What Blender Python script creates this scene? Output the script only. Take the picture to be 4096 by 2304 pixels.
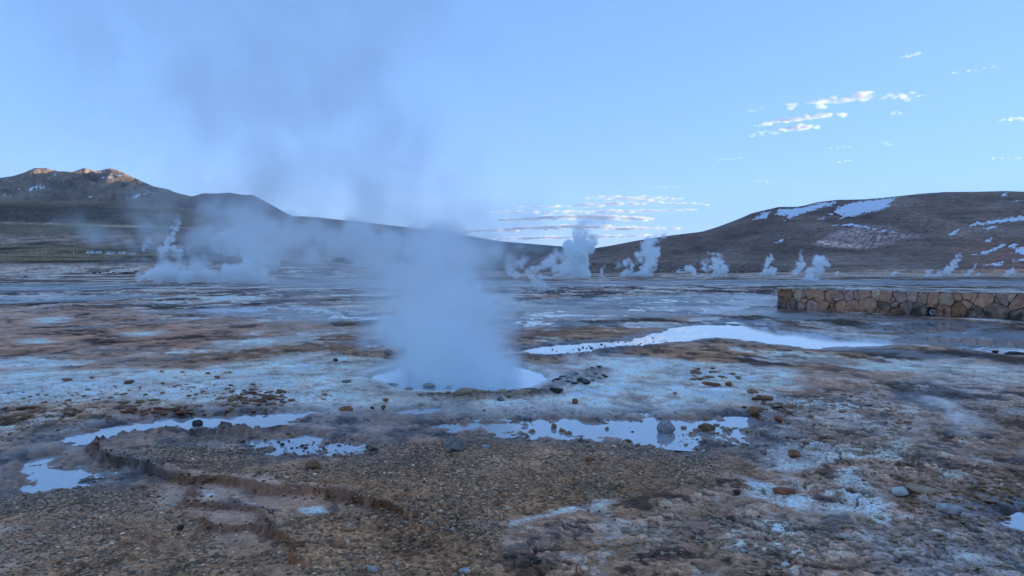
import bpy, bmesh, math, random
import numpy as np
from mathutils import Vector, Matrix

for _o in list(bpy.data.objects):
    bpy.data.objects.remove(_o)
S = bpy.context.scene
COL = S.collection
R = math.radians

# ------------------------------------------------------------------ camera, sky, sun, exposure
CAM_H = 1.6
FPX = 2925.0            # focal length in photo pixels (4096 wide)
HORIZON = 1080.0        # row of the horizon in the photo
TILT = math.atan((HORIZON - 1152.0) / FPX)
cam_data = bpy.data.cameras.new('camera')
cam_data.sensor_width = 36.0
cam_data.lens = 36.0 * FPX / 4096.0
cam_data.clip_start = 0.1
cam_data.clip_end = 120000.0
cam = bpy.data.objects.new('camera', cam_data)
COL.objects.link(cam)
cam.location = (0, 0, CAM_H)
cam.rotation_euler = (R(90) + TILT, 0, 0)
S.camera = cam

SUN_ELEV = R(4.0)
SUN_AZ = R(72)          # clockwise from the view direction (+Y)
world = bpy.data.worlds.new('World')
S.world = world
world.use_nodes = True
wn = world.node_tree
for n in list(wn.nodes):
    wn.nodes.remove(n)
sky = wn.nodes.new('ShaderNodeTexSky')
sky.sky_type = 'NISHITA'
sky.sun_disc = False
sky.sun_elevation = SUN_ELEV
sky.sun_rotation = SUN_AZ
sky.altitude = 3000
sky.air_density = 1.0
sky.dust_density = 0.6
sky.ozone_density = 5.0
pre = wn.nodes.new('ShaderNodeVectorMath'); pre.operation = 'SCALE'; pre.inputs['Scale'].default_value = 0.42
gam = wn.nodes.new('ShaderNodeGamma'); gam.inputs['Gamma'].default_value = 0.43
tint = wn.nodes.new('ShaderNodeMix')
tint.data_type = 'RGBA'
tint.blend_type = 'MULTIPLY'
tint.inputs['Factor'].default_value = 1.0
tint.inputs['B'].default_value = (1.95, 1.83, 2.34, 1)
bg = wn.nodes.new('ShaderNodeBackground')
bg.inputs['Strength'].default_value = 0.15
wout = wn.nodes.new('ShaderNodeOutputWorld')
wn.links.new(sky.outputs['Color'], pre.inputs[0]); wn.links.new(pre.outputs[0], gam.inputs['Color']); wn.links.new(gam.outputs['Color'], tint.inputs['A'])
wn.links.new(tint.outputs['Result'], bg.inputs['Color'])
wn.links.new(bg.outputs['Background'], wout.inputs['Surface'])

sun_data = bpy.data.lights.new('sun', 'SUN')
sun_data.energy = 3.2
sun_data.angle = R(0.5)
sun_data.color = (1.0, 0.88, 0.68)
sun = bpy.data.objects.new('sun', sun_data)
COL.objects.link(sun)
to_sun = Vector((math.sin(SUN_AZ) * math.cos(SUN_ELEV), math.cos(SUN_AZ) * math.cos(SUN_ELEV), math.sin(SUN_ELEV)))
sun.rotation_euler = to_sun.to_track_quat('Z', 'Y').to_euler()
sun.location = (60, 20, 40)

vs = S.view_settings
S.display_settings.display_device = 'sRGB'
vs.view_transform = 'Standard'
vs.look = 'None'
vs.gamma = 1.0
vs.use_curve_mapping = False
vs.exposure = 1.8
cy = S.cycles
cy.use_denoising = True
cy.max_bounces = 24
cy.diffuse_bounces = 2
cy.glossy_bounces = 2
cy.transmission_bounces = 2
cy.volume_bounces = 22
cy.transparent_max_bounces = 16
cy.volume_step_rate = 1.0
cy.volume_max_steps = 256
cy.sample_clamp_indirect = 6.0

# ------------------------------------------------------------------ small helpers
rng = np.random.RandomState(11)
random.seed(11)


def tag(o, label=None, cat=None, group=None, kind=None):
    if label: o['label'] = label
    if cat: o['category'] = cat
    if group: o['group'] = group
    if kind: o['kind'] = kind
    return o


def mesh_from(name, verts, faces, mat=None, parent=None, smooth=True, loc=None):
    me = bpy.data.meshes.new(name)
    verts = np.asarray(verts, dtype=np.float32)
    if isinstance(faces, np.ndarray):
        nf, k = faces.shape
        me.vertices.add(len(verts))
        me.vertices.foreach_set('co', verts.ravel())
        me.loops.add(nf * k)
        me.loops.foreach_set('vertex_index', faces.astype(np.int32).ravel())
        me.polygons.add(nf)
        me.polygons.foreach_set('loop_start', np.arange(0, nf * k, k, dtype=np.int32))
        me.polygons.foreach_set('use_smooth', np.full(nf, smooth))
        me.update(calc_edges=True)
    else:
        me.from_pydata([tuple(map(float, v)) for v in verts], [], [tuple(map(int, f)) for f in faces])
        for p in me.polygons: p.use_smooth = smooth
        me.update()
    if mat: me.materials.append(mat)
    o = bpy.data.objects.new(name, me)
    COL.objects.link(o)
    if parent: o.parent = parent
    if loc is not None: o.location = loc
    return o


def add_attr(o, name, arr):
    me = o.data
    arr = np.asarray(arr, dtype=np.float32)
    if arr.ndim == 1:
        a = me.attributes.new(name, 'FLOAT', 'POINT')
        a.data.foreach_set('value', arr)
    else:
        a = me.attributes.new(name, 'FLOAT_COLOR', 'POINT')
        full = np.ones((len(arr), 4), dtype=np.float32)
        full[:, :3] = arr
        a.data.foreach_set('color', full.ravel())


def empty(name, loc, rz=0.0):
    o = bpy.data.objects.new(name, None)
    o.empty_display_size = 0.2
    COL.objects.link(o)
    o.location = loc
    o.rotation_euler = (0, 0, rz)
    return o


def bm_obj(name, bm, mat=None, parent=None, smooth=False):
    me = bpy.data.meshes.new(name)
    bm.to_mesh(me)
    bm.free()
    for p in me.polygons: p.use_smooth = smooth
    if mat: me.materials.append(mat)
    o = bpy.data.objects.new(name, me)
    COL.objects.link(o)
    if parent: o.parent = parent
    return o


def copy_tree(o, parent=None):
    c = o.copy()
    COL.objects.link(c)
    c.parent = parent
    for ch in list(o.children):
        copy_tree(ch, c)
    return c


def smooth(a, b, x):
    t = np.clip((x - a) / (b - a), 0, 1)
    return t * t * (3 - 2 * t)


# ------------------------------------------------------------------ noise in numpy
_perm = np.random.RandomState(3).permutation(1024)
_ang = np.random.RandomState(4).rand(1024) * 2 * np.pi
_gx, _gy = np.cos(_ang), np.sin(_ang)
_rnd = np.random.RandomState(5).rand(1024, 3)


def _hash(ix, iy, seed):
    return _perm[(_perm[(ix + seed * 131) & 1023] + iy + seed * 57) & 1023]


def gnoise(x, y, seed=0):
    x0 = np.floor(x).astype(np.int64); y0 = np.floor(y).astype(np.int64)
    fx = x - x0; fy = y - y0
    u = fx * fx * fx * (fx * (fx * 6 - 15) + 10)
    v = fy * fy * fy * (fy * (fy * 6 - 15) + 10)

    def g(ix, iy, dx, dy):
        h = _hash(ix, iy, seed)
        return _gx[h] * dx + _gy[h] * dy
    a = g(x0, y0, fx, fy); b = g(x0 + 1, y0, fx - 1, fy)
    c = g(x0, y0 + 1, fx, fy - 1); e = g(x0 + 1, y0 + 1, fx - 1, fy - 1)
    return 1.5 * ((a * (1 - u) + b * u) * (1 - v) + (c * (1 - u) + e * u) * v)


def fbm(x, y, octaves=4, seed=0, gain=0.5, lac=2.07):
    r = np.zeros_like(x, dtype=np.float64); a = 1.0
    for i in range(octaves):
        r += a * gnoise(x, y, seed + i * 7)
        x = x * lac + 13.7; y = y * lac + 5.3; a *= gain
    return r


def worley(x, y, seed=0):
    x0 = np.floor(x).astype(np.int64); y0 = np.floor(y).astype(np.int64)
    f1 = np.full(x.shape, 9.0); f2 = np.full(x.shape, 9.0); idr = np.zeros(x.shape)
    for i in (-1, 0, 1):
        for j in (-1, 0, 1):
            h = _hash(x0 + i, y0 + j, seed)
            dx = x0 + i + _rnd[h, 0] - x; dy = y0 + j + _rnd[h, 1] - y
            dd = dx * dx + dy * dy
            near = dd < f1
            f2 = np.where(near, f1, np.minimum(f2, dd))
            idr = np.where(near, _rnd[h, 2], idr)
            f1 = np.where(near, dd, f1)
    return np.sqrt(f1), np.sqrt(f2), idr


# ------------------------------------------------------------------ photo measurements -> places on the plain
_ct, _st = math.cos(TILT), math.sin(TILT)


def ray(px, py):
    dx = (px - 2048.0) / FPX; dy = -(py - 1152.0) / FPX
    return np.array([dx, _ct - dy * _st, _st + dy * _ct])


def G(px, py, z=0.0):
    """where the sight line through a photo point meets the level z"""
    v = ray(px, py)
    if v[2] > -0.0045: v[2] = -0.0045
    t = (z - CAM_H) / v[2]
    return np.array([v[0] * t, v[1] * t])


def poly_w(pts, z=0.0):
    return np.array([G(a, b, z) for a, b in pts])


def sdf_poly(x, y, P, reach=2.0):
    """signed distance to polygon (negative inside); 9 beyond reach"""
    out = np.full(x.shape, 9.0)
    m = (x > P[:, 0].min() - reach) & (x < P[:, 0].max() + reach) & (y > P[:, 1].min() - reach) & (y < P[:, 1].max() + reach)
    if not m.any(): return out
    xx, yy = x[m], y[m]
    best = np.full(xx.shape, 1e9); inside = np.zeros(xx.shape, bool)
    n = len(P)
    for i in range(n):
        ax, ay = P[i]; bx, by = P[(i + 1) % n]
        ex, ey = bx - ax, by - ay
        t = np.clip(((xx - ax) * ex + (yy - ay) * ey) / (ex * ex + ey * ey + 1e-12), 0, 1)
        qx, qy = xx - ax - t * ex, yy - ay - t * ey
        best = np.minimum(best, qx * qx + qy * qy)
        if ay != by:
            c = ((ay > yy) != (by > yy)) & (xx < (bx - ax) * (yy - ay) / (by - ay) + ax)
            inside ^= c
    d = np.sqrt(best)
    out[m] = np.where(inside, -d, d)
    return out


def sdf_line(x, y, P, reach=1.5):
    """(distance, signed side) to a polyline"""
    dist = np.full(x.shape, 9.0); side = np.zeros(x.shape)
    m = (x > P[:, 0].min() - reach) & (x < P[:, 0].max() + reach) & (y > P[:, 1].min() - reach) & (y < P[:, 1].max() + reach)
    if not m.any(): return dist, side
    xx, yy = x[m], y[m]
    best = np.full(xx.shape, 1e9); sd = np.zeros(xx.shape)
    for i in range(len(P) - 1):
        ax, ay = P[i]; ex, ey = P[i + 1] - P[i]
        t = np.clip(((xx - ax) * ex + (yy - ay) * ey) / (ex * ex + ey * ey + 1e-12), 0, 1)
        qx, qy = xx - ax - t * ex, yy - ay - t * ey
        dd = qx * qx + qy * qy
        nr = dd < best
        best = np.where(nr, dd, best)
        sd = np.where(nr, np.sign(ex * (yy - ay) - ey * (xx - ax)), sd)
    dist[m] = np.sqrt(best); side[m] = sd
    return dist, side


# ------------------------------------------------------------------ materials
def new_mat(name):
    m = bpy.data.materials.new(name)
    m.use_nodes = True
    nt = m.node_tree
    p = nt.nodes['Principled BSDF']
    return m, nt, p


def N(nt, typ, **kw):
    n = nt.nodes.new(typ)
    for k, v in kw.items():
        if k in n.inputs.keys():
            n.inputs[k].default_value = v
        else:
            setattr(n, k, v)
    return n


def mat_plain(name, col, rough=0.7, metal=0.0, emit=None):
    m, nt, p = new_mat(name)
    p.inputs['Base Color'].default_value = (*col, 1)
    p.inputs['Roughness'].default_value = rough
    p.inputs['Metallic'].default_value = metal
    if emit:
        p.inputs['Emission Color'].default_value = (*emit[0], 1)
        p.inputs['Emission Strength'].default_value = emit[1]
    return m


def mat_rock(name, c1, c2, rough=0.75, scale=9.0, bump=0.5, rand=0.5, spec=0.2, detail_mm=0.02):
    """mottled stone; a little lighter or darker from object to object"""
    m, nt, p = new_mat(name)
    L = nt.links.new
    tc = N(nt, 'ShaderNodeTexCoord')
    oi = N(nt, 'ShaderNodeObjectInfo')
    add = N(nt, 'ShaderNodeVectorMath', operation='ADD')
    mul = N(nt, 'ShaderNodeVectorMath', operation='SCALE'); mul.inputs['Scale'].default_value = 40
    L(oi.outputs['Location'], mul.inputs[0]); L(tc.outputs['Object'], add.inputs[0]); L(mul.outputs[0], add.inputs[1])
    n1 = N(nt, 'ShaderNodeTexNoise'); n1.inputs['Scale'].default_value = scale; n1.inputs['Detail'].default_value = 6; n1.inputs['Roughness'].default_value = 0.65
    L(add.outputs[0], n1.inputs['Vector'])
    cr = N(nt, 'ShaderNodeValToRGB')
    cr.color_ramp.elements[0].position = 0.36; cr.color_ramp.elements[0].color = (*c1, 1)
    cr.color_ramp.elements[1].position = 0.66; cr.color_ramp.elements[1].color = (*c2, 1)
    L(n1.outputs['Fac'], cr.inputs['Fac'])
    mr = N(nt, 'ShaderNodeMapRange'); mr.inputs['To Min'].default_value = 1 - rand; mr.inputs['To Max'].default_value = 1 + rand
    L(oi.outputs['Random'], mr.inputs['Value'])
    hs = N(nt, 'ShaderNodeHueSaturation')
    L(mr.outputs['Result'], hs.inputs['Value']); L(cr.outputs['Color'], hs.inputs['Color'])
    L(hs.outputs['Color'], p.inputs['Base Color'])
    n2 = N(nt, 'ShaderNodeTexNoise'); n2.inputs['Scale'].default_value = scale * 4; n2.inputs['Detail'].default_value = 5
    L(add.outputs[0], n2.inputs['Vector'])
    b = N(nt, 'ShaderNodeBump'); b.inputs['Strength'].default_value = bump; b.inputs['Distance'].default_value = detail_mm
    L(n2.outputs['Fac'], b.inputs['Height']); L(b.outputs['Normal'], p.inputs['Normal'])
    p.inputs['Roughness'].default_value = rough
    p.inputs['Specular IOR Level'].default_value = spec
    return m

# ------------------------------------------------------------------ the lie of the land
_LD = [0, 150, 200, 260, 560, 750, 900, 960, 1700]
_LH = [0, 0, 0.9, 4.6, 13.2, 31, 47, 49, 10]


def land(x, y):
    """broad height of the plain: it climbs to the left beyond 180 m"""
    d = np.hypot(x, y)
    u = 2048 + FPX * x / np.maximum(y, 0.3 * d + 1e-6)
    w = smooth(1900, 900, u) * smooth(0, 0.3, y / (d + 1e-6))
    h = np.interp(np.maximum(y, 0), _LD, _LH) * w
    far = smooth(115, 330, d)
    h = h + far * (1.1 * fbm(x / 90, y / 90, 3, 61) + 0.25 * fbm(x / 17, y / 17, 2, 62)) * smooth(3000, 800, d)
    h = h - 0.9 * smooth(120, 500, d) * (1 - w)
    return h


def land_hit(px, py, dmin=20.0, dmax=2500.0):
    """place on the broad land under a photo point"""
    v = ray(px, py)
    t = np.geomspace(dmin, dmax, 1500)
    X, Y, Z = v[0] * t, v[1] * t, CAM_H + v[2] * t
    hit = np.nonzero(Z <= land(X, Y))[0]
    k = hit[0] if len(hit) else len(t) - 1
    return np.array([X[k], Y[k], land(X[k:k + 1], Y[k:k + 1])[0]])


# water: outline in photo points, water level, depth of the basin, raggedness of the shore
PUDDLES = [
    ('pond', [(2102, 1401), (2191, 1383), (2278, 1377), (2387, 1369), (2550, 1355), (2648, 1325), (2696, 1311), (2805, 1298), (2913, 1297), (3120, 1309), (3218, 1320), (3321, 1341),
              (3511, 1352), (3647, 1374), (3511, 1379), (3294, 1387), (3272, 1396), (3185, 1380), (3076, 1374), (2957, 1352), (2859, 1351), (2750, 1358), (2691, 1366), (2577, 1377),
              (2441, 1393), (2333, 1409), (2251, 1417), (2170, 1412)], 0.07, 0.10),
    ('pond', [(2898, 1291), (2968, 1283), (3044, 1286), (3085, 1302), (2995, 1298)], 0.05, 0.10),
    ('pond', [(3500, 1356), (3700, 1347), (4096, 1360), (4300, 1370), (4300, 1390), (3900, 1380), (3700, 1374)], 0.05, 0.18),
    ('pond', [(3540, 1302), (3690, 1287), (3820, 1286), (3890, 1305), (3850, 1322), (3700, 1327), (3580, 1322)], 0.05, 0.25),
    ('pond', [(3215, 1246), (3400, 1252), (3600, 1263), (3540, 1274), (3330, 1264)], 0.05, 0.15),
    ('pond', [(3950, 1392), (4100, 1385), (4300, 1392), (4300, 1412), (4060, 1405)], 0.05, 0.15),
    ('puddle', [(1735, 1702), (1898, 1683), (2006, 1674), (2088, 1691), (2170, 1691), (2213, 1677), (2387, 1682), (2550, 1684), (2700, 1676), (2832, 1667), (2940, 1664), (3000, 1680),
                (3017, 1776), (2940, 1760), (2859, 1743), (2750, 1760), (2700, 1782), (2550, 1771), (2387, 1758), (2251, 1750), (2115, 1733), (1952, 1722), (1816, 1716)], 0.028, 0.17),
    ('puddle', [(815, 1750), (924, 1740), (1087, 1729), (1141, 1728), (1250, 1743), (1354, 1762), (1436, 1778), (1398, 1805), (1327, 1805), (1304, 1798), (1196, 1803), (1087, 1792), (978, 1776),
                (897, 1765)], 0.028, 0.16),
    ('puddle', [(674, 1700), (707, 1678), (870, 1662), (1033, 1645), (1223, 1648), (1168, 1673), (1196, 1690), (1033, 1711), (951, 1714), (870, 1700), (760, 1708)], 0.03, 0.13),
    ('puddle', [(261, 1765), (299, 1733), (435, 1716), (592, 1695), (640, 1690), (600, 1706), (462, 1743), (380, 1776), (272, 1790)], 0.03, 0.12),
    ('puddle', [(98, 1835), (228, 1814), (240, 1821), (125, 1841)], 0.04, 0.02),
    ('puddle', [(60, 1865), (109, 1852), (217, 1838), (272, 1860), (390, 1882), (402, 1897), (290, 1925), (150, 1945), (54, 1925)], 0.035, 0.14),
    ('puddle', [(1595, 1645), (1690, 1632), (1760, 1632), (1740, 1640), (1650, 1650)], 0.03, 0.04),
    ('puddle', [(4046, 2086), (4096, 2060), (4200, 2060), (4180, 2110), (4090, 2108)], 0.04, 0.05),
    ('film', [(545, 1250), (900, 1229), (1100, 1225), (1300, 1233), (1600, 1260), (1660, 1292), (1400, 1280), (1280, 1294), (1250, 1268), (1000, 1276), (900, 1249)], 0.05, 0.45),
    ('film', [(2090, 1200), (2400, 1190), (2800, 1175), (3100, 1180), (3105, 1240), (2900, 1268), (2600, 1262), (2300, 1285), (2100, 1300)], 0.034, 0.9),
    ('film', [(-200, 1138), (500, 1138), (560, 1150), (300, 1162), (-200, 1170)], 0.03, 1.6),
    ('film', [(-200, 1192), (500, 1178), (620, 1192), (300, 1204), (-200, 1216)], 0.03, 1.0),
    ('film', [(1000, 1120), (1800, 1118), (2200, 1126), (2800, 1120), (4200, 1122), (4200, 1136), (2800, 1140), (1800, 1150), (900, 1142)], 0.02, 2.6),
    ('film', [(1240, 1700), (1450, 1668), (1700, 1652), (2000, 1642), (2200, 1662), (2450, 1665), (2750, 1640), (2920, 1660), (2700, 1680), (2200, 1676), (1900, 1684), (1750, 1706), (1560, 1716), (1400, 1738)], 0.02, 0.22),
    ('film', [(420, 1700), (640, 1668), (800, 1655), (820, 1664), (660, 1690), (480, 1712)], 0.02, 0.12),
    ('film', [(3820, 2240), (3950, 2248), (4200, 2285), (4200, 2310), (3950, 2285)], 0.02, 0.08),
    ('film', [(3700, 1330), (4300, 1345), (4300, 1420), (3900, 1400)], 0.02, 0.5),
    ('film', [(3050, 1262), (3250, 1258), (3300, 1270), (3120, 1284)], 0.02, 0.4),
]
POOL = [(1458, 1512), (1490, 1487), (1560, 1468), (1640, 1452), (1760, 1443), (1900, 1440), (2040, 1450), (2120, 1464), (2175, 1480), (2215, 1504), (2168, 1534), (2132, 1552), (2007, 1561), (1843, 1565),
        (1708, 1566), (1599, 1561), (1561, 1545), (1517, 1525)]
for i, p in enumerate(PUDDLES):
    PUDDLES[i] = (p[0], poly_w(p[1], 0.0), p[2], p[3])
POOL = poly_w(POOL)
WATER_Z = -0.02
POOL_Z = -0.035

LEDGES = [poly_w(p) for p in (
    [(924, 1727), (700, 1738), (560, 1746), (435, 1767), (391, 1794), (380, 1821), (451, 1851), (516, 1859), (587, 1881), (652, 1908), (728, 1930), (788, 1944), (897, 1938), (1005, 1968), (1087, 1987), (1196, 1979),
     (1304, 1993), (1398, 2000), (1463, 2019), (1561, 2030), (1599, 2052)],
    [(1141, 1719), (1010, 1731), (924, 1729), (800, 1718), (690, 1712)],
    [(788, 1952), (783, 2006), (750, 2033), (870, 2033), (1033, 2050), (1087, 2071), (1060, 2126), (1130, 2153), (1179, 2202), (1201, 2251)],
    [(804, 2093), (848, 2118), (924, 2128), (1043, 2115)])]
RIM = [poly_w(p) for p in (
    [(1760, 1590), (1900, 1590), (2010, 1585), (2060, 1580), (2150, 1560), (2230, 1520), (2330, 1497), (2420, 1485)],
    [(2110, 1425), (2190, 1435), (2330, 1420), (2450, 1400), (2600, 1385)],
    [(1300, 1430), (1430, 1420), (1520, 1415)], [(1310, 1462), (1420, 1455), (1500, 1450)])]
# soft patches of crust and stain: outline, edge softness (m), strength
PALE = [(poly_w(p), s, k) for p, s, k in (
    ([(-300, 1500), (300, 1480), (800, 1470), (1000, 1440), (1300, 1410), (1500, 1430), (1560, 1480), (1500, 1570), (1650, 1600), (1900, 1610), (1800, 1650), (1300, 1655), (900, 1625), (500, 1610), (-300, 1640)], 0.7, 0.75),
    ([(2220, 1490), (2330, 1440), (2560, 1430), (2800, 1445), (3150, 1480), (3250, 1520), (3100, 1560), (2980, 1620), (2700, 1665), (2300, 1660), (1800, 1660), (1900, 1605), (2100, 1580)], 0.5, 0.75),
    ([(880, 1370), (1000, 1355), (1250, 1350), (1300, 1365), (1100, 1395), (930, 1400)], 0.8, 0.8),
    ([(-200, 1440), (150, 1430), (350, 1445), (200, 1470), (-200, 1480)], 0.6, 0.8),
    ([(500, 1330), (640, 1325), (660, 1345), (540, 1350)], 0.5, 0.7), ([(110, 1275), (250, 1268), (270, 1290), (130, 1292)], 0.6, 0.8), ([(50, 1360), (170, 1352), (270, 1370), (120, 1375)], 0.4, 0.7),
    ([(3060, 1790), (3250, 1760), (3440, 1820), (3420, 1860), (3300, 1850), (3180, 1880), (3080, 1870)], 0.15, 0.75),
    ([(2940, 1910), (3060, 1930), (3150, 1985), (3280, 2000), (3240, 2045), (3150, 2040), (3000, 1985)], 0.1, 0.8),
    ([(3340, 1890), (3430, 1880), (3480, 1960), (3560, 2040), (3560, 2090), (3520, 2110), (3470, 2060), (3300, 2050), (3350, 2010)], 0.12, 0.8),
    ([(3160, 1990), (3260, 1990), (3270, 2035), (3180, 2030)], 0.06, 0.8),
    ([(1900, 2095), (2060, 2090), (2300, 2030), (2450, 2000), (2420, 2025), (2150, 2085), (2040, 2125), (1930, 2120)], 0.08, 0.6),
    ([(1190, 2040), (1290, 2030), (1310, 2055), (1230, 2068)], 0.05, 0.8), ([(970, 2028), (1050, 2028), (1040, 2038), (980, 2036)], 0.04, 0.7), ([(800, 1975), (850, 1985), (870, 1995), (820, 2010)], 0.05, 0.7),
    ([(3460, 1450), (3700, 1440), (4200, 1480), (4200, 1560), (3800, 1540), (3500, 1480)], 0.7, 0.4),
    ([(3700, 1590), (3820, 1610), (3880, 1680), (3900, 1760), (3820, 1720), (3780, 1640)], 0.25, 0.5), ([(3980, 1630), (4100, 1640), (4200, 1680), (4050, 1660)], 0.2, 0.6),
    ([(3780, 2240), (3950, 2250), (4200, 2300), (4100, 2330), (3860, 2290)], 0.1, 0.7), ([(2900, 2120), (3000, 2140), (2960, 2160)], 0.06, 0.5), ([(-100, 2115), (120, 2110), (60, 2150), (-100, 2160)], 0.06, 0.5))]
RUST = [(poly_w(p), s, k) for p, s, k in (
    ([(-600, 1225), (400, 1225), (700, 1250), (900, 1290), (1100, 1330), (900, 1400), (500, 1430), (-600, 1440)], 2.2, 0.6),
    ([(2440, 1395), (2620, 1385), (2640, 1395), (2500, 1412)], 0.25, 0.9), ([(3140, 1440), (3400, 1430), (3480, 1470), (3250, 1500)], 0.7, 0.5),
    ([(3300, 1490), (3700, 1480), (3720, 1510), (3500, 1540), (3200, 1570), (3150, 1550)], 0.5, 0.8), ([(2200, 1605), (2450, 1620), (2560, 1640), (2480, 1655), (2300, 1630)], 0.3, 0.4),
    ([(2200, 2060), (2300, 2050), (2290, 2075), (2200, 2085)], 0.08, 0.7), ([(2050, 2110), (2140, 2090), (2130, 2110), (2060, 2125)], 0.06, 0.6), ([(3330, 1865), (3420, 1860), (3430, 1880), (3350, 1885)], 0.08, 0.8))]
DARK = [(poly_w(p), s, k) for p, s, k in (
    ([(2200, 1500), (2400, 1470), (2440, 1490), (2300, 1560), (2200, 1600), (1900, 1600), (1750, 1590), (2100, 1560)], 0.3, 0.8),
    ([(3100, 1240), (4300, 1300), (4300, 1390), (3700, 1350), (3300, 1330), (3000, 1290)], 0.8, 0.75),
    ([(2040, 1420), (2200, 1420), (2350, 1410), (2250, 1450), (2140, 1440)], 0.3, 0.8),
    ([(1050, 1350), (2150, 1300), (2600, 1300), (2100, 1390), (1500, 1400), (1100, 1450), (500, 1470)], 1.4, 0.5),
    ([(3900, 1650), (4300, 1600), (4300, 1900), (3950, 1900), (3800, 1760)], 0.5, 0.45),
    ([(3300, 1100), (4300, 1100), (4300, 1150), (3500, 1150)], 8.0, 0.6))]
GRAVEL = [(poly_w(p), s, k) for p, s, k in (
    ([(620, 1800), (1100, 1800), (1500, 1780), (2000, 1760), (2700, 1790), (3040, 1800), (3030, 1900), (2700, 1960), (2350, 2000), (2050, 2080), (1950, 2330), (600, 2330), (1150, 2200), (1100, 2080), (1550, 2040),
      (900, 1920), (500, 1850)], 0.12, 1.0),
    ([(-400, 2000), (600, 1960), (760, 2020), (900, 2180), (1200, 2300), (1000, 2380), (-500, 2380)], 0.3, 0.75))]
FLAKE = [(poly_w(p), s, k) for p, s, k in (
    ([(2000, 2110), (2400, 2010), (2900, 1900), (3000, 1600), (3300, 1500), (4400, 1450), (4400, 2400), (1900, 2400)], 0.25, 1.0),
    ([(-500, 1560), (700, 1520), (1400, 1560), (1300, 1640), (700, 1680), (200, 1780), (-500, 1850)], 0.4, 0.9))]

C_GRAVEL = np.array([0.40, 0.205, 0.100]); C_MAUVE = np.array([0.40, 0.245, 0.160]); C_PALE = np.array([0.80, 0.72, 0.62]); C_RUST = np.array([0.55, 0.28, 0.165])
C_DARK = np.array([0.075, 0.046, 0.030]); C_FAR = np.array([0.37, 0.245, 0.18]); C_GRASS = np.array([0.215, 0.150, 0.066]); C_MOSS = np.array([0.19, 0.078, 0.030]); C_FARPALE = np.array([0.60, 0.46, 0.34])


def mixc(c, t, w):
    return c + (t - c) * w[:, None]


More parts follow.
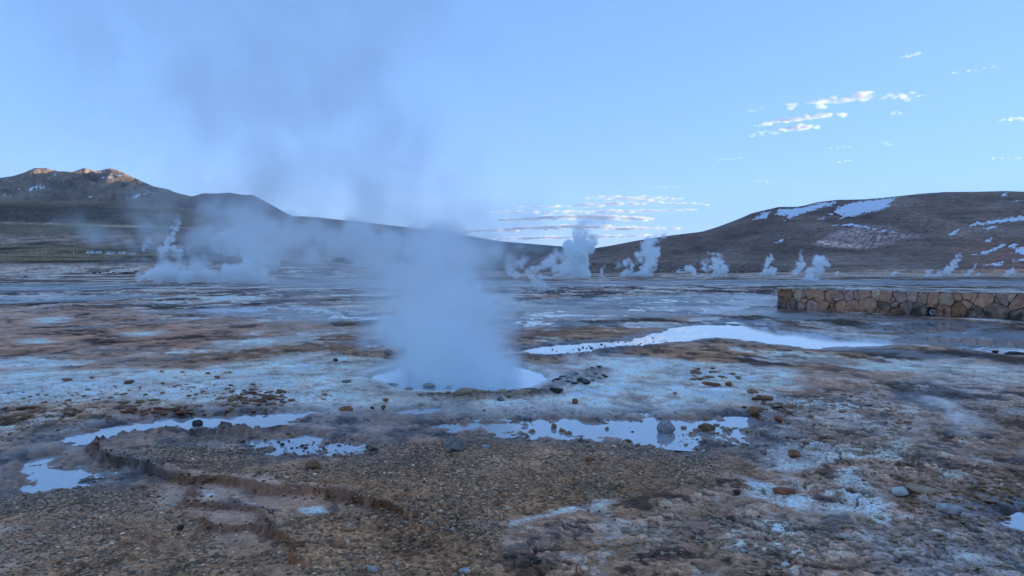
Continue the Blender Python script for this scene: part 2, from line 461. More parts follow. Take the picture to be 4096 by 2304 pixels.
def field(x, y, colour=True):
    """height, colour, roughness and gravel cover of the plain at the points x, y"""
    x = np.asarray(x, float); y = np.asarray(y, float)
    d = np.hypot(x, y)
    n1 = fbm(x * 0.17, y * 0.17, 3, 1); n2 = fbm(x * 0.9, y * 0.9, 4, 2); n3 = fbm(x * 4.2, y * 4.2, 4, 3)
    n4 = fbm(x * 17, y * 17, 3, 4) * smooth(26, 7, d)
    h = land(x, y) + 0.012 + 0.012 * n1 + 0.012 * n2 + 0.010 * n3 * smooth(70, 15, d) + 0.006 * n4

    def zone(Z):
        w = np.zeros(x.shape)
        for P, s, k in Z:
            dd = sdf_poly(x, y, P, 2.5 * s + 1.0)
            w = np.maximum(w, k * smooth(0.5 * s, -0.5 * s, dd + s * (0.9 * n2 + 0.55 * n3 + 0.2 * n4)))
        return w
    gravel, flake, dark = zone(GRAVEL), zone(FLAKE), zone(DARK)
    # broken crust: tilted flakes in several sizes, cracked plates
    wx, wy = x + 0.08 * n3, y + 0.08 * gnoise(x * 4.1 + 9, y * 4.1, 8)
    near = smooth(17, 6, d)
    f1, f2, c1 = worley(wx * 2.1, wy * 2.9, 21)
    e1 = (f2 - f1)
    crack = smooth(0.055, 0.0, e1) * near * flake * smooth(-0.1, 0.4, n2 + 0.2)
    g1, g2, c2 = worley(wx * 9 + 3, wy * 13, 22)
    k1, k2, c3 = worley(x * 42, y * 42, 23)
    q1, q2, c4 = worley(wx * 19 + 7, wy * 27, 24)
    tiles = smooth(-0.35, 0.3, n2 + 0.6 * n3)
    h = h + flake * near * (0.014 * (c1 - 0.5) + tiles * (0.017 * (c2 - 0.5) + 0.009 * (c4 - 0.5))) - 0.02 * crack
    joint_shade = np.maximum(smooth(0.10, 0.0, g2 - g1), 0.7 * smooth(0.12, 0.0, q2 - q1)) * flake * near * tiles
    h = h + gravel * smooth(9, 4.5, d) * 0.008 * (0.6 - k1)
    # layered crust: little steps with dark lips
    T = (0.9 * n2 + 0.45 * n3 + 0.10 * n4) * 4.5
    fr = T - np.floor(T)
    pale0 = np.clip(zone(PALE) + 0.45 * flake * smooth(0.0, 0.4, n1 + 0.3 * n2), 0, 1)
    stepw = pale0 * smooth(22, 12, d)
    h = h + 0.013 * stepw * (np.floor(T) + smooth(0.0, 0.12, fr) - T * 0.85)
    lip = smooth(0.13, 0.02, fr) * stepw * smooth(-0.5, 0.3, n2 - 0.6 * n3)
    # raised muddy ledges: sharp on the lower side, falling off slowly behind
    moss = np.zeros(x.shape)
    for i, P in enumerate(LEDGES):
        dist, sd = sdf_line(x + 0.035 * n3 + 0.014 * n4, y + 0.06 * n3 + 0.03 * n4, P, 1.4)
        up = -sd if i in (0,) else sd
        k = (0.048, 0.018, 0.026, 0.022)[i] * (1 + 0.5 * n3 + 0.4 * n2)
        if i == 0: up = sd
        prof = np.where(up > 0, np.exp(-dist / (0.30 if i == 0 else 0.10)), np.exp(-(dist / 0.025) ** 2))
        h = h + k * prof * (1 + 0.35 * n4)
        moss = np.maximum(moss, np.exp(-((dist + 0.02 * np.sign(up)) / 0.05) ** 2) * (1 + 0.5 * n3 + 0.3 * n4))
    for P in RIM:
        dist, sd = sdf_line(x + 0.1 * n2, y + 0.22 * n3, P, 1.2)
        k = np.exp(-(dist / 0.22) ** 2)
        h = h + 0.05 * k * smooth(-0.2, 0.3, n3 + 0.3 * n4 + 0.15)
        dark = np.maximum(dark, 0.8 * k)
    # basins
    wet = np.zeros(x.shape); under = np.zeros(x.shape)
    for kind, P, dep, rag in PUDDLES:
        reach = 1.2 + 2.5 * rag
        dd = sdf_poly(x, y, P, reach)
        m = dd < 9
        if not m.any(): continue
        e = dd - 0.07 - (0.45 if kind != 'film' else -0.05) * rag + rag * (1.1 * n2 + 0.8 * n3 + 0.45 * n4)
        if kind == 'film': e = e + rag * (1.5 * fbm(x * 0.32 + 3, y * 0.15 + 1, 4, 57, 0.6) + 0.1)
        w = np.where(m, smooth(0.6 * rag + 0.05, -0.9 * rag - 0.12, e), 0)
        base = np.where(kind == 'film', 0.55, 1.0)
        h = h - w * (dep + 0.022) * base
        wet = np.maximum(wet, np.where(m, smooth(0.55 + 1.2 * rag, 0.0, e), 0))
        under = np.maximum(under, w)
    dp = sdf_poly(x, y, POOL, 2.5)
    e = dp + 0.06 * n2 + 0.05 * n3
    h = h * (1 - 0.8 * smooth(0.4, 0.05, e)) + 0.012 * np.exp(-((e - 0.12) / 0.2) ** 2) - 0.42 * smooth(0.02, -0.30, e)
    poolw = smooth(0.3, 0.0, e)
    wet = np.maximum(wet, smooth(0.7, 0.0, e) * 0.8)
    if not colour:
        return h
    pale, rust = zone(PALE), zone(RUST)
    cl = smooth(-0.5, 0.5, fbm(x * 1.7 + 3, y * 1.1 + 8, 4, 51))
    big = smooth(-0.5, 0.5, n1 + 0.4 * n2)
    col = np.outer(1 - big, C_GRAVEL) + np.outer(big, C_MAUVE)
    u = 2048 + FPX * x / np.maximum(y, 0.3 * d + 1e-6)
    farw = smooth(16, 32, d)
    col = mixc(col, C_FAR, farw * 0.9)
    # far plain: pale sinter streaks, grass on the left rise
    s1 = fbm(x / 34, y / 60, 4, 31); s2 = fbm(x / 7, y / 13, 3, 32)
    fp = smooth(30, 80, d) * smooth(0.22, 0.75, s1 + 0.5 * s2)
    fp = np.maximum(fp, smooth(2700, 3300, u) * smooth(150, 230, d) * 0.55)
    fp = np.maximum(fp, 0.75 * smooth(1300, 500, u) * smooth(95, 125, y) * smooth(250, 215, y) * smooth(-0.7, 0.3, s1 + 0.4 * s2))
    terr = 0.6 * smooth(1100, 600, u) * smooth(640, 760, y) * smooth(960, 880, y)
    fp = np.maximum(fp, terr * smooth(-0.1, 0.3, s1 + 0.3 * s2))
    col = mixc(col, C_FARPALE, fp)
    dkf = smooth(35, 90, d) * smooth(0.15, 0.6, fbm(x / 26 + 5, y / 44, 4, 33) + 0.3 * s2)
    col = mixc(col, C_DARK * 1.3, 0.75 * dkf * (1 - 0.6 * fp))
    s3 = fbm(x / 8 + 40, y / 12 + 7, 4, 35, 0.6); s4 = fbm(x / 3.2 + 9, y / 5 + 3, 3, 36, 0.6)
    fz = smooth(22, 40, d) * smooth(330, 200, d)
    col = mixc(col, C_DARK, 0.8 * fz * smooth(0.08, 0.40, s3 + 0.3 * s4))
    col = mixc(col, C_PALE * 0.9, 0.9 * fz * smooth(0.20, 0.48, -s3 + 0.35 * s4))
    gr = smooth(1500, 800, u) * smooth(225, 262, y) * (1 - terr)
    gcol = C_GRASS * (0.25 + 1.0 * smooth(-0.4, 0.5, fbm(x / 60, y / 90, 4, 34, 0.65)))[:, None]
    ylw = smooth(900, 300, u) * smooth(330, 420, y) * smooth(620, 540, y)
    gcol = mixc(gcol, np.array([0.33, 0.235, 0.105]), 0.7 * ylw)
    col = col + (gcol - col) * (gr * 0.9)[:, None]
    # near ground
    rustz = zone(RUST)
    st1 = fbm(x * 0.30 + 11, y * 0.20 + 4, 5, 52, 0.6); st2 = fbm(x * 0.42 + 31, y * 0.26 + 9, 5, 53, 0.6)
    mid = smooth(7, 11, d) * smooth(160, 60, d)
    col = mixc(col, C_DARK * 1.1, 0.85 * mid * smooth(0.14, 0.34, st1) * (1 - 0.7 * gravel))
    col = mixc(col, C_PALE * 0.85, 0.75 * mid * smooth(0.26, 0.46, st2) * (1 - gravel) * (1 - 0.9 * np.clip(rustz, 0, 1)))
    spots = fbm(x * 2.6 + 5, y * 1.9 + 2, 4, 54, 0.65)
    col = mixc(col, C_DARK * 1.2, 0.7 * smooth(0.22, 0.45, spots) * smooth(26, 14, d) * (1 - 0.75 * gravel))
    col = mixc(col, C_PALE * 0.7, 0.4 * smooth(0.35, 0.6, -spots) * smooth(26, 14, d) * flake)
    tone = 1 + 0.26 * n3 + 0.28 * n4 * smooth(18, 6, d) + 0.28 * n2
    col = mixc(col, C_RUST, rust * smooth(-0.6, 0.4, n2 + 0.5 * n3))
    spk = smooth(-0.55, 0.35, n3 + 0.7 * n4 + 0.3 * n2)
    col = mixc(col, C_PALE, np.clip(1.35 * pale, 0, 1) * (0.45 + 0.25 * spk + 0.3 * cl))
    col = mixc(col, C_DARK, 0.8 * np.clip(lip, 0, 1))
    col = mixc(col, C_PALE * 0.8, 0.55 * smooth(0.55, 1.0, n2 + 0.5 * n3) * flake * near * (1 - pale))
    col = mixc(col, C_DARK, dark * smooth(-0.6, 0.3, n3 + 0.4 * n2))
    col = mixc(col, col * (0.30 + 0.85 * c2[:, None] + 0.55 * c4[:, None]), flake * near * (0.35 + 0.65 * tiles))
    gcols = C_GRAVEL[None, :] * (0.40 + 0.85 * c3[:, None])
    col = col + (gcols - col) * (gravel * 0.85 * smooth(10, 4, d))[:, None]
    col = mixc(col, C_MOSS, np.clip(moss, 0, 1) * 0.9)
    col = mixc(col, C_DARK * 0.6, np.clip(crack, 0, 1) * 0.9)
    col = mixc(col, C_DARK * 0.8, np.clip(joint_shade, 0, 1) * 0.7)  # shade and wet mud between the flakes, put into the colour
    col = mixc(col, np.array([0.50, 0.50, 0.47]), poolw * 0.7)
    col = col * np.clip(tone, 0.3, 2.0)[:, None]
    col = col * (1 - 0.42 * wet * (1 - poolw))[:, None]
    col = col * (1.34 - 0.2 * smooth(30, 80, d))[:, None] * np.array([1.10, 0.96, 0.86])
    lum = np.maximum(col @ np.array([0.35, 0.5, 0.15]), 1e-4)
    col = col * np.where(lum < 0.30, (lum / 0.30) ** 0.55, 1.0)[:, None]
    col = mixc(col, lum[:, None] * np.array([1.12, 0.97, 0.88]), 0.02 + 0 * lum)
    damp = np.clip(wet * 0.9 + 0.75 * smooth(0.0, 0.6, fbm(x * 0.35 + 7, y * 0.35, 4, 41) + 0.25 * n3) * (1 - gr) * (1 - gravel) * (1 - 0.6 * rust) + 0.3 * pale, 0, 1)
    damp = damp * (1 - smooth(60, 250, d) * 0.6)
    rough = 0.9 - 0.55 * damp
    return h, np.clip(col, 0.01, 0.85), rough, gravel


def ground_z(x, y):
    return float(field(np.array([x]), np.array([y]), False)[0])


# ------------------------------------------------------------------ ground
def ground_material():
    m, nt, p = new_mat('ground')
    L = nt.links.new
    at = N(nt, 'ShaderNodeAttribute', attribute_name='col')
    rg = N(nt, 'ShaderNodeAttribute', attribute_name='rough')
    gv = N(nt, 'ShaderNodeAttribute', attribute_name='gravel')
    geo = N(nt, 'ShaderNodeNewGeometry')
    n1 = N(nt, 'ShaderNodeTexNoise'); n1.inputs['Scale'].default_value = 55; n1.inputs['Detail'].default_value = 6; n1.inputs['Roughness'].default_value = 0.7
    n2 = N(nt, 'ShaderNodeTexNoise'); n2.inputs['Scale'].default_value = 1.3; n2.inputs['Detail'].default_value = 8; n2.inputs['Roughness'].default_value = 0.7
    vo = N(nt, 'ShaderNodeTexVoronoi'); vo.inputs['Scale'].default_value = 48
    for n in (n1, n2, vo): L(geo.outputs['Position'], n.inputs['Vector'])
    r1 = N(nt, 'ShaderNodeMapRange'); r1.inputs['From Min'].default_value = 0.3; r1.inputs['From Max'].default_value = 0.7; r1.inputs['To Min'].default_value = 0.5; r1.inputs['To Max'].default_value = 1.5
    r2 = N(nt, 'ShaderNodeMapRange'); r2.inputs['From Min'].default_value = 0.3; r2.inputs['From Max'].default_value = 0.7; r2.inputs['To Min'].default_value = 0.65; r2.inputs['To Max'].default_value = 1.35
    L(n1.outputs['Fac'], r1.inputs['Value']); L(n2.outputs['Fac'], r2.inputs['Value'])
    mm = N(nt, 'ShaderNodeMath', operation='MULTIPLY'); L(r1.outputs['Result'], mm.inputs[0]); L(r2.outputs['Result'], mm.inputs[1])
    sc = N(nt, 'ShaderNodeVectorMath', operation='SCALE'); L(at.outputs['Color'], sc.inputs[0]); L(mm.outputs[0], sc.inputs['Scale'])
    L(sc.outputs[0], p.inputs['Base Color'])
    ra = N(nt, 'ShaderNodeMath', operation='MULTIPLY_ADD'); L(n1.outputs['Fac'], ra.inputs[0]); ra.inputs[1].default_value = 0.35
    rs = N(nt, 'ShaderNodeMath', operation='SUBTRACT'); L(rg.outputs['Fac'], rs.inputs[0]); rs.inputs[1].default_value = 0.17
    L(rs.outputs[0], ra.inputs[2]); L(ra.outputs[0], p.inputs['Roughness'])
    gm = N(nt, 'ShaderNodeMath', operation='MULTIPLY'); L(vo.outputs['Distance'], gm.inputs[0]); L(gv.outputs['Fac'], gm.inputs[1])
    hs = N(nt, 'ShaderNodeMath', operation='SUBTRACT'); L(n1.outputs['Fac'], hs.inputs[0]); L(gm.outputs[0], hs.inputs[1])
    ha = N(nt, 'ShaderNodeMath', operation='MULTIPLY_ADD'); L(n2.outputs['Fac'], ha.inputs[0]); ha.inputs[1].default_value = 1.5; L(hs.outputs[0], ha.inputs[2])
    b = N(nt, 'ShaderNodeBump'); b.inputs['Strength'].default_value = 0.55; b.inputs['Distance'].default_value = 0.010
    L(ha.outputs[0], b.inputs['Height']); L(b.outputs['Normal'], p.inputs['Normal'])
    sp = N(nt, 'ShaderNodeMapRange'); sp.inputs['From Min'].default_value = 0.9; sp.inputs['From Max'].default_value = 0.4; sp.inputs['To Min'].default_value = 0.12; sp.inputs['To Max'].default_value = 0.6
    L(rg.outputs['Fac'], sp.inputs['Value']); L(sp.outputs['Result'], p.inputs['Specular IOR Level'])
    return m


M_GROUND = ground_material()


def polar_grid(name, rings, angles):
    Rr, A = np.meshgrid(rings, angles, indexing='ij')
    x = (Rr * np.sin(A)).ravel(); y = (Rr * np.cos(A)).ravel()
    nr, na = len(rings), len(angles)
    i = np.arange(nr - 1)[:, None] * na + np.arange(na - 1)[None, :]
    F = np.stack([i, i + 1, i + 1 + na, i + na], -1).reshape(-1, 4)
    return x, y, F


def build_ground():
    inv = np.linspace(1 / 3.0, 1 / 60.0, 560)
    rings = np.concatenate([1 / inv, np.geomspace(60, 1600, 180)[1:]])
    angles = np.linspace(R(-43), R(43), 1020)
    x, y, F = polar_grid('ground', rings, angles)
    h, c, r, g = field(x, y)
    # the rest of the plain, coarser: behind the camera, under it and out to the sides
    rings2 = np.concatenate([[0.02], np.geomspace(0.6, 1600, 62)]); ang2 = np.linspace(R(43), R(317), 120)
    x2, y2, F2 = polar_grid('g', rings2, ang2)
    h2, c2, r2, g2 = field(x2, y2)
    ang3 = np.linspace(R(-43), R(43), 60); rings3 = np.concatenate([[0.02], np.linspace(0.5, 3.0, 20)])
    x3, y3, F3 = polar_grid('g', rings3, ang3)
    h3, c3, r3, g3 = field(x3, y3)
    V = np.concatenate([np.stack([x, y, h], 1), np.stack([x2, y2, h2], 1), np.stack([x3, y3, h3], 1)])
    FF = np.concatenate([F[:, ::-1], F2[:, ::-1] + len(x), F3[:, ::-1] + len(x) + len(x2)])
    o = mesh_from('ground', V, FF, M_GROUND)
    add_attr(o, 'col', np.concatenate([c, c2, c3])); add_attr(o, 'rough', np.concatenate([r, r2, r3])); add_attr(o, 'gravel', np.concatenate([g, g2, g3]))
    tag(o, 'bare brown geothermal plain with pale crusts and gravel', kind='structure')
    return o


build_ground()

# ------------------------------------------------------------------ water
def water_material(name, base, rough, wave=0.0006):
    m, nt, p = new_mat(name)
    L = nt.links.new
    p.inputs['Base Color'].default_value = (*base, 1)
    p.inputs['Roughness'].default_value = rough
    p.inputs['IOR'].default_value = 1.75
    p.inputs['Specular IOR Level'].default_value = 1.0
    geo = N(nt, 'ShaderNodeNewGeometry')
    n = N(nt, 'ShaderNodeTexNoise'); n.inputs['Scale'].default_value = 6; n.inputs['Detail'].default_value = 3
    L(geo.outputs['Position'], n.inputs['Vector'])
    b = N(nt, 'ShaderNodeBump'); b.inputs['Distance'].default_value = wave; b.inputs['Strength'].default_value = 0.6
    L(n.outputs['Fac'], b.inputs['Height']); L(b.outputs['Normal'], p.inputs['Normal'])
    return m


M_WATER = water_material('shallow_water', (0.40, 0.40, 0.385), 0.03)
M_FILM = water_material('ruffled_film_water', (0.52, 0.52, 0.50), 0.16, 0.004)
M_POND = water_material('bright_pond_water', (0.58, 0.58, 0.55), 0.02)
M_POOL = water_material('pool_water', (0.50, 0.60, 0.64), 0.06, 0.002)


def hull(P):
    P = sorted(map(tuple, P)); 
    def half(pts):
        r = []
        for q in pts:
            while len(r) > 1 and (r[-1][0] - r[-2][0]) * (q[1] - r[-2][1]) - (r[-1][1] - r[-2][1]) * (q[0] - r[-2][0]) <= 0: r.pop()
            r.append(q)
        return r[:-1]
    return np.array(half(P) + half(P[::-1]))


def water_sheet(P, margin, z, mat, name='water'):
    H = hull(P); c = H.mean(0)
    v = H - c; H = H + v / np.linalg.norm(v, axis=1)[:, None] * margin
    zz = z + land(np.array([c[0]]), np.array([c[1]]))[0] * 0
    V = [(q[0], q[1], zz) for q in H]
    return mesh_from(name, V, [list(range(len(V)))], mat, smooth=False)


_k = 0
_pond_pts, _near_pts = [], []
for kind, P, dep, rag in PUDDLES:
    _k += 1
    o = water_sheet(P, 0.10 + 0.5 * rag, WATER_Z + (0.0004 * (_k % 7) if kind != 'film' else -0.004 - 0.0005 * (_k % 7)), M_FILM if kind == 'film' else (M_POND if _k <= 2 else M_WATER))
    tag(o, kind='structure')
o = water_sheet(POOL, 0.15, POOL_Z, M_POOL)
tag(o, 'milky blue water of the round steaming pool', kind='structure')

# ------------------------------------------------------------------ hills and mountains
def hill_material(name, grass, dirt, snowcol=(0.80, 0.81, 0.83), scale=0.02, fine=0.35, speck=0.7):
    m, nt, p = new_mat(name)
    L = nt.links.new
    geo = N(nt, 'ShaderNodeNewGeometry')
    sn = N(nt, 'ShaderNodeAttribute', attribute_name='snow')
    rk = N(nt, 'ShaderNodeAttribute', attribute_name='tone')
    n1 = N(nt, 'ShaderNodeTexNoise'); n1.inputs['Scale'].default_value = scale; n1.inputs['Detail'].default_value = 9; n1.inputs['Roughness'].default_value = 0.62
    n2 = N(nt, 'ShaderNodeTexNoise'); n2.inputs['Scale'].default_value = fine; n2.inputs['Detail'].default_value = 5; n2.inputs['Roughness'].default_value = 0.75
    L(geo.outputs['Position'], n1.inputs['Vector']); L(geo.outputs['Position'], n2.inputs['Vector'])
    cr = N(nt, 'ShaderNodeValToRGB')
    cr.color_ramp.elements[0].position = 0.35; cr.color_ramp.elements[0].color = (*grass, 1)
    cr.color_ramp.elements[1].position = 0.65; cr.color_ramp.elements[1].color = (*dirt, 1)
    L(n1.outputs['Fac'], cr.inputs['Fac'])
    r2 = N(nt, 'ShaderNodeMapRange'); r2.inputs['From Min'].default_value = 0.3; r2.inputs['From Max'].default_value = 0.7; r2.inputs['To Min'].default_value = 0.5; r2.inputs['To Max'].default_value = 1.5
    L(n2.outputs['Fac'], r2.inputs['Value'])
    sc = N(nt, 'ShaderNodeVectorMath', operation='SCALE'); L(cr.outputs['Color'], sc.inputs[0]); L(r2.outputs['Result'], sc.inputs['Scale'])
    tn = N(nt, 'ShaderNodeMix', data_type='RGBA', blend_type='MULTIPLY'); tn.inputs['Factor'].default_value = 1.0
    L(sc.outputs[0], tn.inputs['A']); L(rk.outputs['Color'], tn.inputs['B'])
    th = N(nt, 'ShaderNodeMath', operation='MULTIPLY_ADD'); L(n2.outputs['Fac'], th.inputs[0]); th.inputs[1].default_value = speck; L(sn.outputs['Fac'], th.inputs[2])
    st = N(nt, 'ShaderNodeMapRange', interpolation_type='SMOOTHSTEP'); st.inputs['From Min'].default_value = 0.47 + speck / 2; st.inputs['From Max'].default_value = 0.57 + speck / 2
    L(th.outputs[0], st.inputs['Value'])
    mx = N(nt, 'ShaderNodeMix', data_type='RGBA'); L(st.outputs['Result'], mx.inputs['Factor']); L(tn.outputs['Result'], mx.inputs['A']); mx.inputs['B'].default_value = (*snowcol, 1)
    L(mx.outputs['Result'], p.inputs['Base Color'])
    b = N(nt, 'ShaderNodeBump'); b.inputs['Strength'].default_value = 0.5; b.inputs['Distance'].default_value = 0.25 / max(fine, 0.02)
    L(n2.outputs['Fac'], b.inputs['Height']); L(b.outputs['Normal'], p.inputs['Normal'])
    p.inputs['Roughness'].default_value = 0.9
    p.inputs['Specular IOR Level'].default_value = 0.15
    return m


def sil(pts):
    P = np.array(pts, float)
    return lambda u: np.interp(u, P[:, 0], P[:, 1])


def build_hill(name, u0, u1, nu, crest, base_row, d0, d1, d2, nd, power, relief, mat, snow_fn=None, tone_fn=None, seed=0, freq=1.0, ridge_mix=0.5):
    """a hillside between the distances d0 and d1 (crest), with a back slope to d2; crest(u) gives the measured skyline row"""
    u = np.linspace(u0, u1, nu)
    tanA = (u - 2048) / FPX
    sF = np.concatenate([np.linspace(0, 1, nd), 1 + np.linspace(0, 1, 14)[1:]])
    U, Sg = np.meshgrid(u, sF, indexing='ij')
    T = np.meshgrid(tanA, sF, indexing='ij')[0]
    Y = np.where(Sg <= 1, d0 + (d1 - d0) * Sg, d1 + (d2 - d1) * (Sg - 1))
    X = T * Y
    cr = HORIZON - crest(u)[:, None]; br = HORIZON - base_row(u)[:, None]
    prof = np.clip(Sg, 0, 1) ** power
    prof = prof * (1 - 0.35 * np.clip(Sg, 0, 1) ** 6) / (1 - 0.35)
    prof = np.where(Sg <= 1, np.minimum(prof, 1.0), 1.0)
    e = br + (cr - br) * prof
    Z = CAM_H + e / FPX * Y
    back = np.clip(Sg - 1, 0, 1)
    crestZ = CAM_H + cr / FPX * d1
    Z = np.where(Sg > 1, crestZ * (1 - back) ** 1.3 + (-30) * back, Z)
    q = freq / (d1 * 0.12)
    r1 = fbm(X * q, Y * q, 5, 70 + seed)
    r2 = 1 - 2 * np.abs(fbm(X * q * 1.6 + 3, Y * q * 0.8, 4, 80 + seed))
    win = np.clip(Sg * 4, 0, 1) * np.where(Sg <= 1, np.clip((1.0 - Sg) * 7, 0.04, 1), 0.3)
    nz = (1 - ridge_mix) * r1 * 0.7 + ridge_mix * (r2 - 0.75)
    nz = np.minimum(nz, 0.12) - 0.12
    Z = Z + relief * nz * win
    Z = np.where(Sg <= 0, Z - 12, Z)
    Z[:, -1] = -60
    row = HORIZON - (Z - CAM_H) / Y * FPX
    k = np.arange(nu - 1)[:, None] * len(sF) + np.arange(len(sF) - 1)[None, :]
    F = np.stack([k, k + len(sF), k + len(sF) + 1, k + 1], -1).reshape(-1, 4)
    o = mesh_from(name, np.stack([X.ravel(), Y.ravel(), Z.ravel()], 1), F, mat)
    sn = snow_fn(U.ravel(), row.ravel(), Sg.ravel(), r1.ravel(), r2.ravel()) if snow_fn else np.zeros(U.size)
    add_attr(o, 'snow', sn)
    tn = tone_fn(U.ravel(), row.ravel(), Sg.ravel(), r1.ravel(), r2.ravel()) if tone_fn else np.ones((U.size, 3))
    add_attr(o, 'tone', tn)
    tag(o, kind='structure')
    return o


def patch(u, v, P, soft, n):
    """soft membership of (u, v) in a polygon given in photo units"""
    P = np.array(P, float)
    d = sdf_poly(u, v * 3.0, P * np.array([1, 3.0]), 60.0)
    return np.where(d < 9e8, smooth(soft, -soft, np.where(d == 9.0, 1e3, d) + soft * n), 0)


# --- left mountain range
MT = sil([(-900, 800), (-600, 760), (-300, 735), (-120, 726), (0, 714), (54, 706), (103, 692), (144, 674), (190, 674), (239, 686), (299, 689), (344, 673), (391, 686), (446, 674), (478, 681), (514, 699), (571, 725), (620, 747), (674, 757),
          (706, 771), (769, 786), (900, 815), (1100, 890), (1300, 1000), (1500, 1110)])
M_MOUNT = hill_material('mountain_slope', (0.25, 0.18, 0.13), (0.36, 0.26, 0.18), scale=0.004, fine=0.03, speck=0.2)


def mt_snow(u, row, s, r1, r2):
    a = fbm((u - 0.5 * row) / 60, (row + 0.45 * u) / 8.5, 4, 91)
    st = smooth(0.18, 0.55, a) * smooth(0.22, 0.3, s) * smooth(0.995, 0.9, s) * smooth(830, 815, row) * smooth(680, 700, row)
    st = st * smooth(900, 520, u)
    big = np.zeros(u.shape)
    for P in ([(100, 760), (170, 735), (215, 712), (180, 735), (130, 765)], [(0, 775), (60, 765), (118, 725), (90, 760), (40, 772), (0, 782)], [(130, 762), (190, 742), (255, 732), (210, 745), (150, 768)],
              [(0, 783), (70, 783), (60, 788), (0, 787)], [(185, 712), (225, 698), (275, 694), (235, 704), (200, 725)], [(470, 805), (540, 780), (612, 765), (560, 790), (520, 804)],
              [(400, 712), (440, 704), (500, 698), (495, 705), (440, 714), (410, 718)], [(370, 805), (400, 790), (360, 780), (395, 760), (365, 775), (330, 770)]):
        big = np.maximum(big, patch(u, row, P, 9, 1.0 * fbm((u - row) / 26, (row + 0.5 * u) / 6, 3, 94)))
    return 0.62 * big


def mt_tone(u, row, s, r1, r2):
    t = 0.85 + 0.35 * r1
    c = np.stack([t, t * 0.98, t * 0.98], 1)
    return np.clip(c, 0.3, 2)


build_hill('mountain', -900, 1500, 560, MT, lambda u: np.interp(u, [-900, 1000, 1500], [905, 905, 1110]), 1800, 4000, 5200, 130, 1.0, 110, M_MOUNT, mt_snow, mt_tone, 1, 1.2, 0.65)

MT2 = sil([(300, 1030), (600, 880), (769, 787), (815, 774), (870, 775), (918, 771), (967, 779), (1016, 780), (1060, 804), (1141, 850), (1250, 902), (1300, 914), (1409, 939), (1517, 966), (1626, 979), (1735, 985), (1898, 990), (2061, 996),
           (2170, 1002), (2224, 1000), (2300, 998), (2500, 1030), (2900, 1090)])
M_MOUNT2 = hill_material('lower_mountain_slope', (0.17, 0.12, 0.09), (0.24, 0.165, 0.125), scale=0.004, fine=0.03)
build_hill('mountain', 300, 2900, 420, MT2, lambda u: 0 * u + np.interp(u, [300, 700, 1300, 2900], [1000, 1030, 1092, 1095]), 1500, 3400, 4600, 90, 1.1, 45, M_MOUNT2,
           lambda u, row, s, r1, r2: 0.75 * patch(u, row, [(858, 782), (872, 776), (880, 778), (870, 786)], 6, r1), mt_tone, 2, 1.2, 0.5)

# --- shelf with the dark rock field, left
SH = sil([(-1400, 790), (-500, 796), (0, 801), (200, 803), (489, 805), (700, 822), (850, 862), (1000, 915), (1200, 990), (1400, 1075), (1600, 1100)])
M_SHELF = hill_material('shelf_slope', (0.22, 0.155, 0.08), (0.31, 0.21, 0.12), scale=0.01, fine=0.12)


def shelf_tone(u, row, s, r1, r2):
    blk = smooth(640, 420, u + 60 * r1) * smooth(812, 828, row + 8 * r1) * smooth(898, 888, row + 5 * r1)
    rough = fbm(u / 9, row / 4.5, 3, 95)
    t = (0.9 + 0.25 * r1) * (1 - blk * (0.45 - 0.35 * rough))
    road = smooth(5, 1.5, np.abs(row - np.interp(u, [0, 300, 600, 1100], [889, 899, 908, 921]))) * smooth(1150, 800, u)
    c = np.stack([t, t, t * (1 + 0.25 * blk)], 1) * (1 + 1.1 * road)[:, None]
    return np.clip(c, 0.15, 3)


build_hill('hillside', -1400, 1500, 520, SH, lambda u: 0 * u + np.interp(u, [-1400, 700, 1500], [930, 935, 1095]), 880, 1650, 2300, 120, 1.0, 7, M_SHELF, None, shelf_tone, 3, 2.5, 0.4)

# --- faint range far behind
FARH = sil([(600, 1075), (900, 900), (1050, 870), (1195, 864), (1266, 869), (1400, 883), (1600, 905), (1800, 930), (2000, 965), (2300, 990), (3000, 1000), (4500, 1000)])
M_FARH = hill_material('far_range', (0.09, 0.075, 0.06), (0.12, 0.095, 0.075), scale=0.002, fine=0.01)
build_hill('distant_hill', 600, 4500, 260, FARH, lambda u: 0 * u + 1060, 6000, 9000, 11000, 40, 1.0, 60, M_FARH, None, None, 4, 1.0, 0.4)

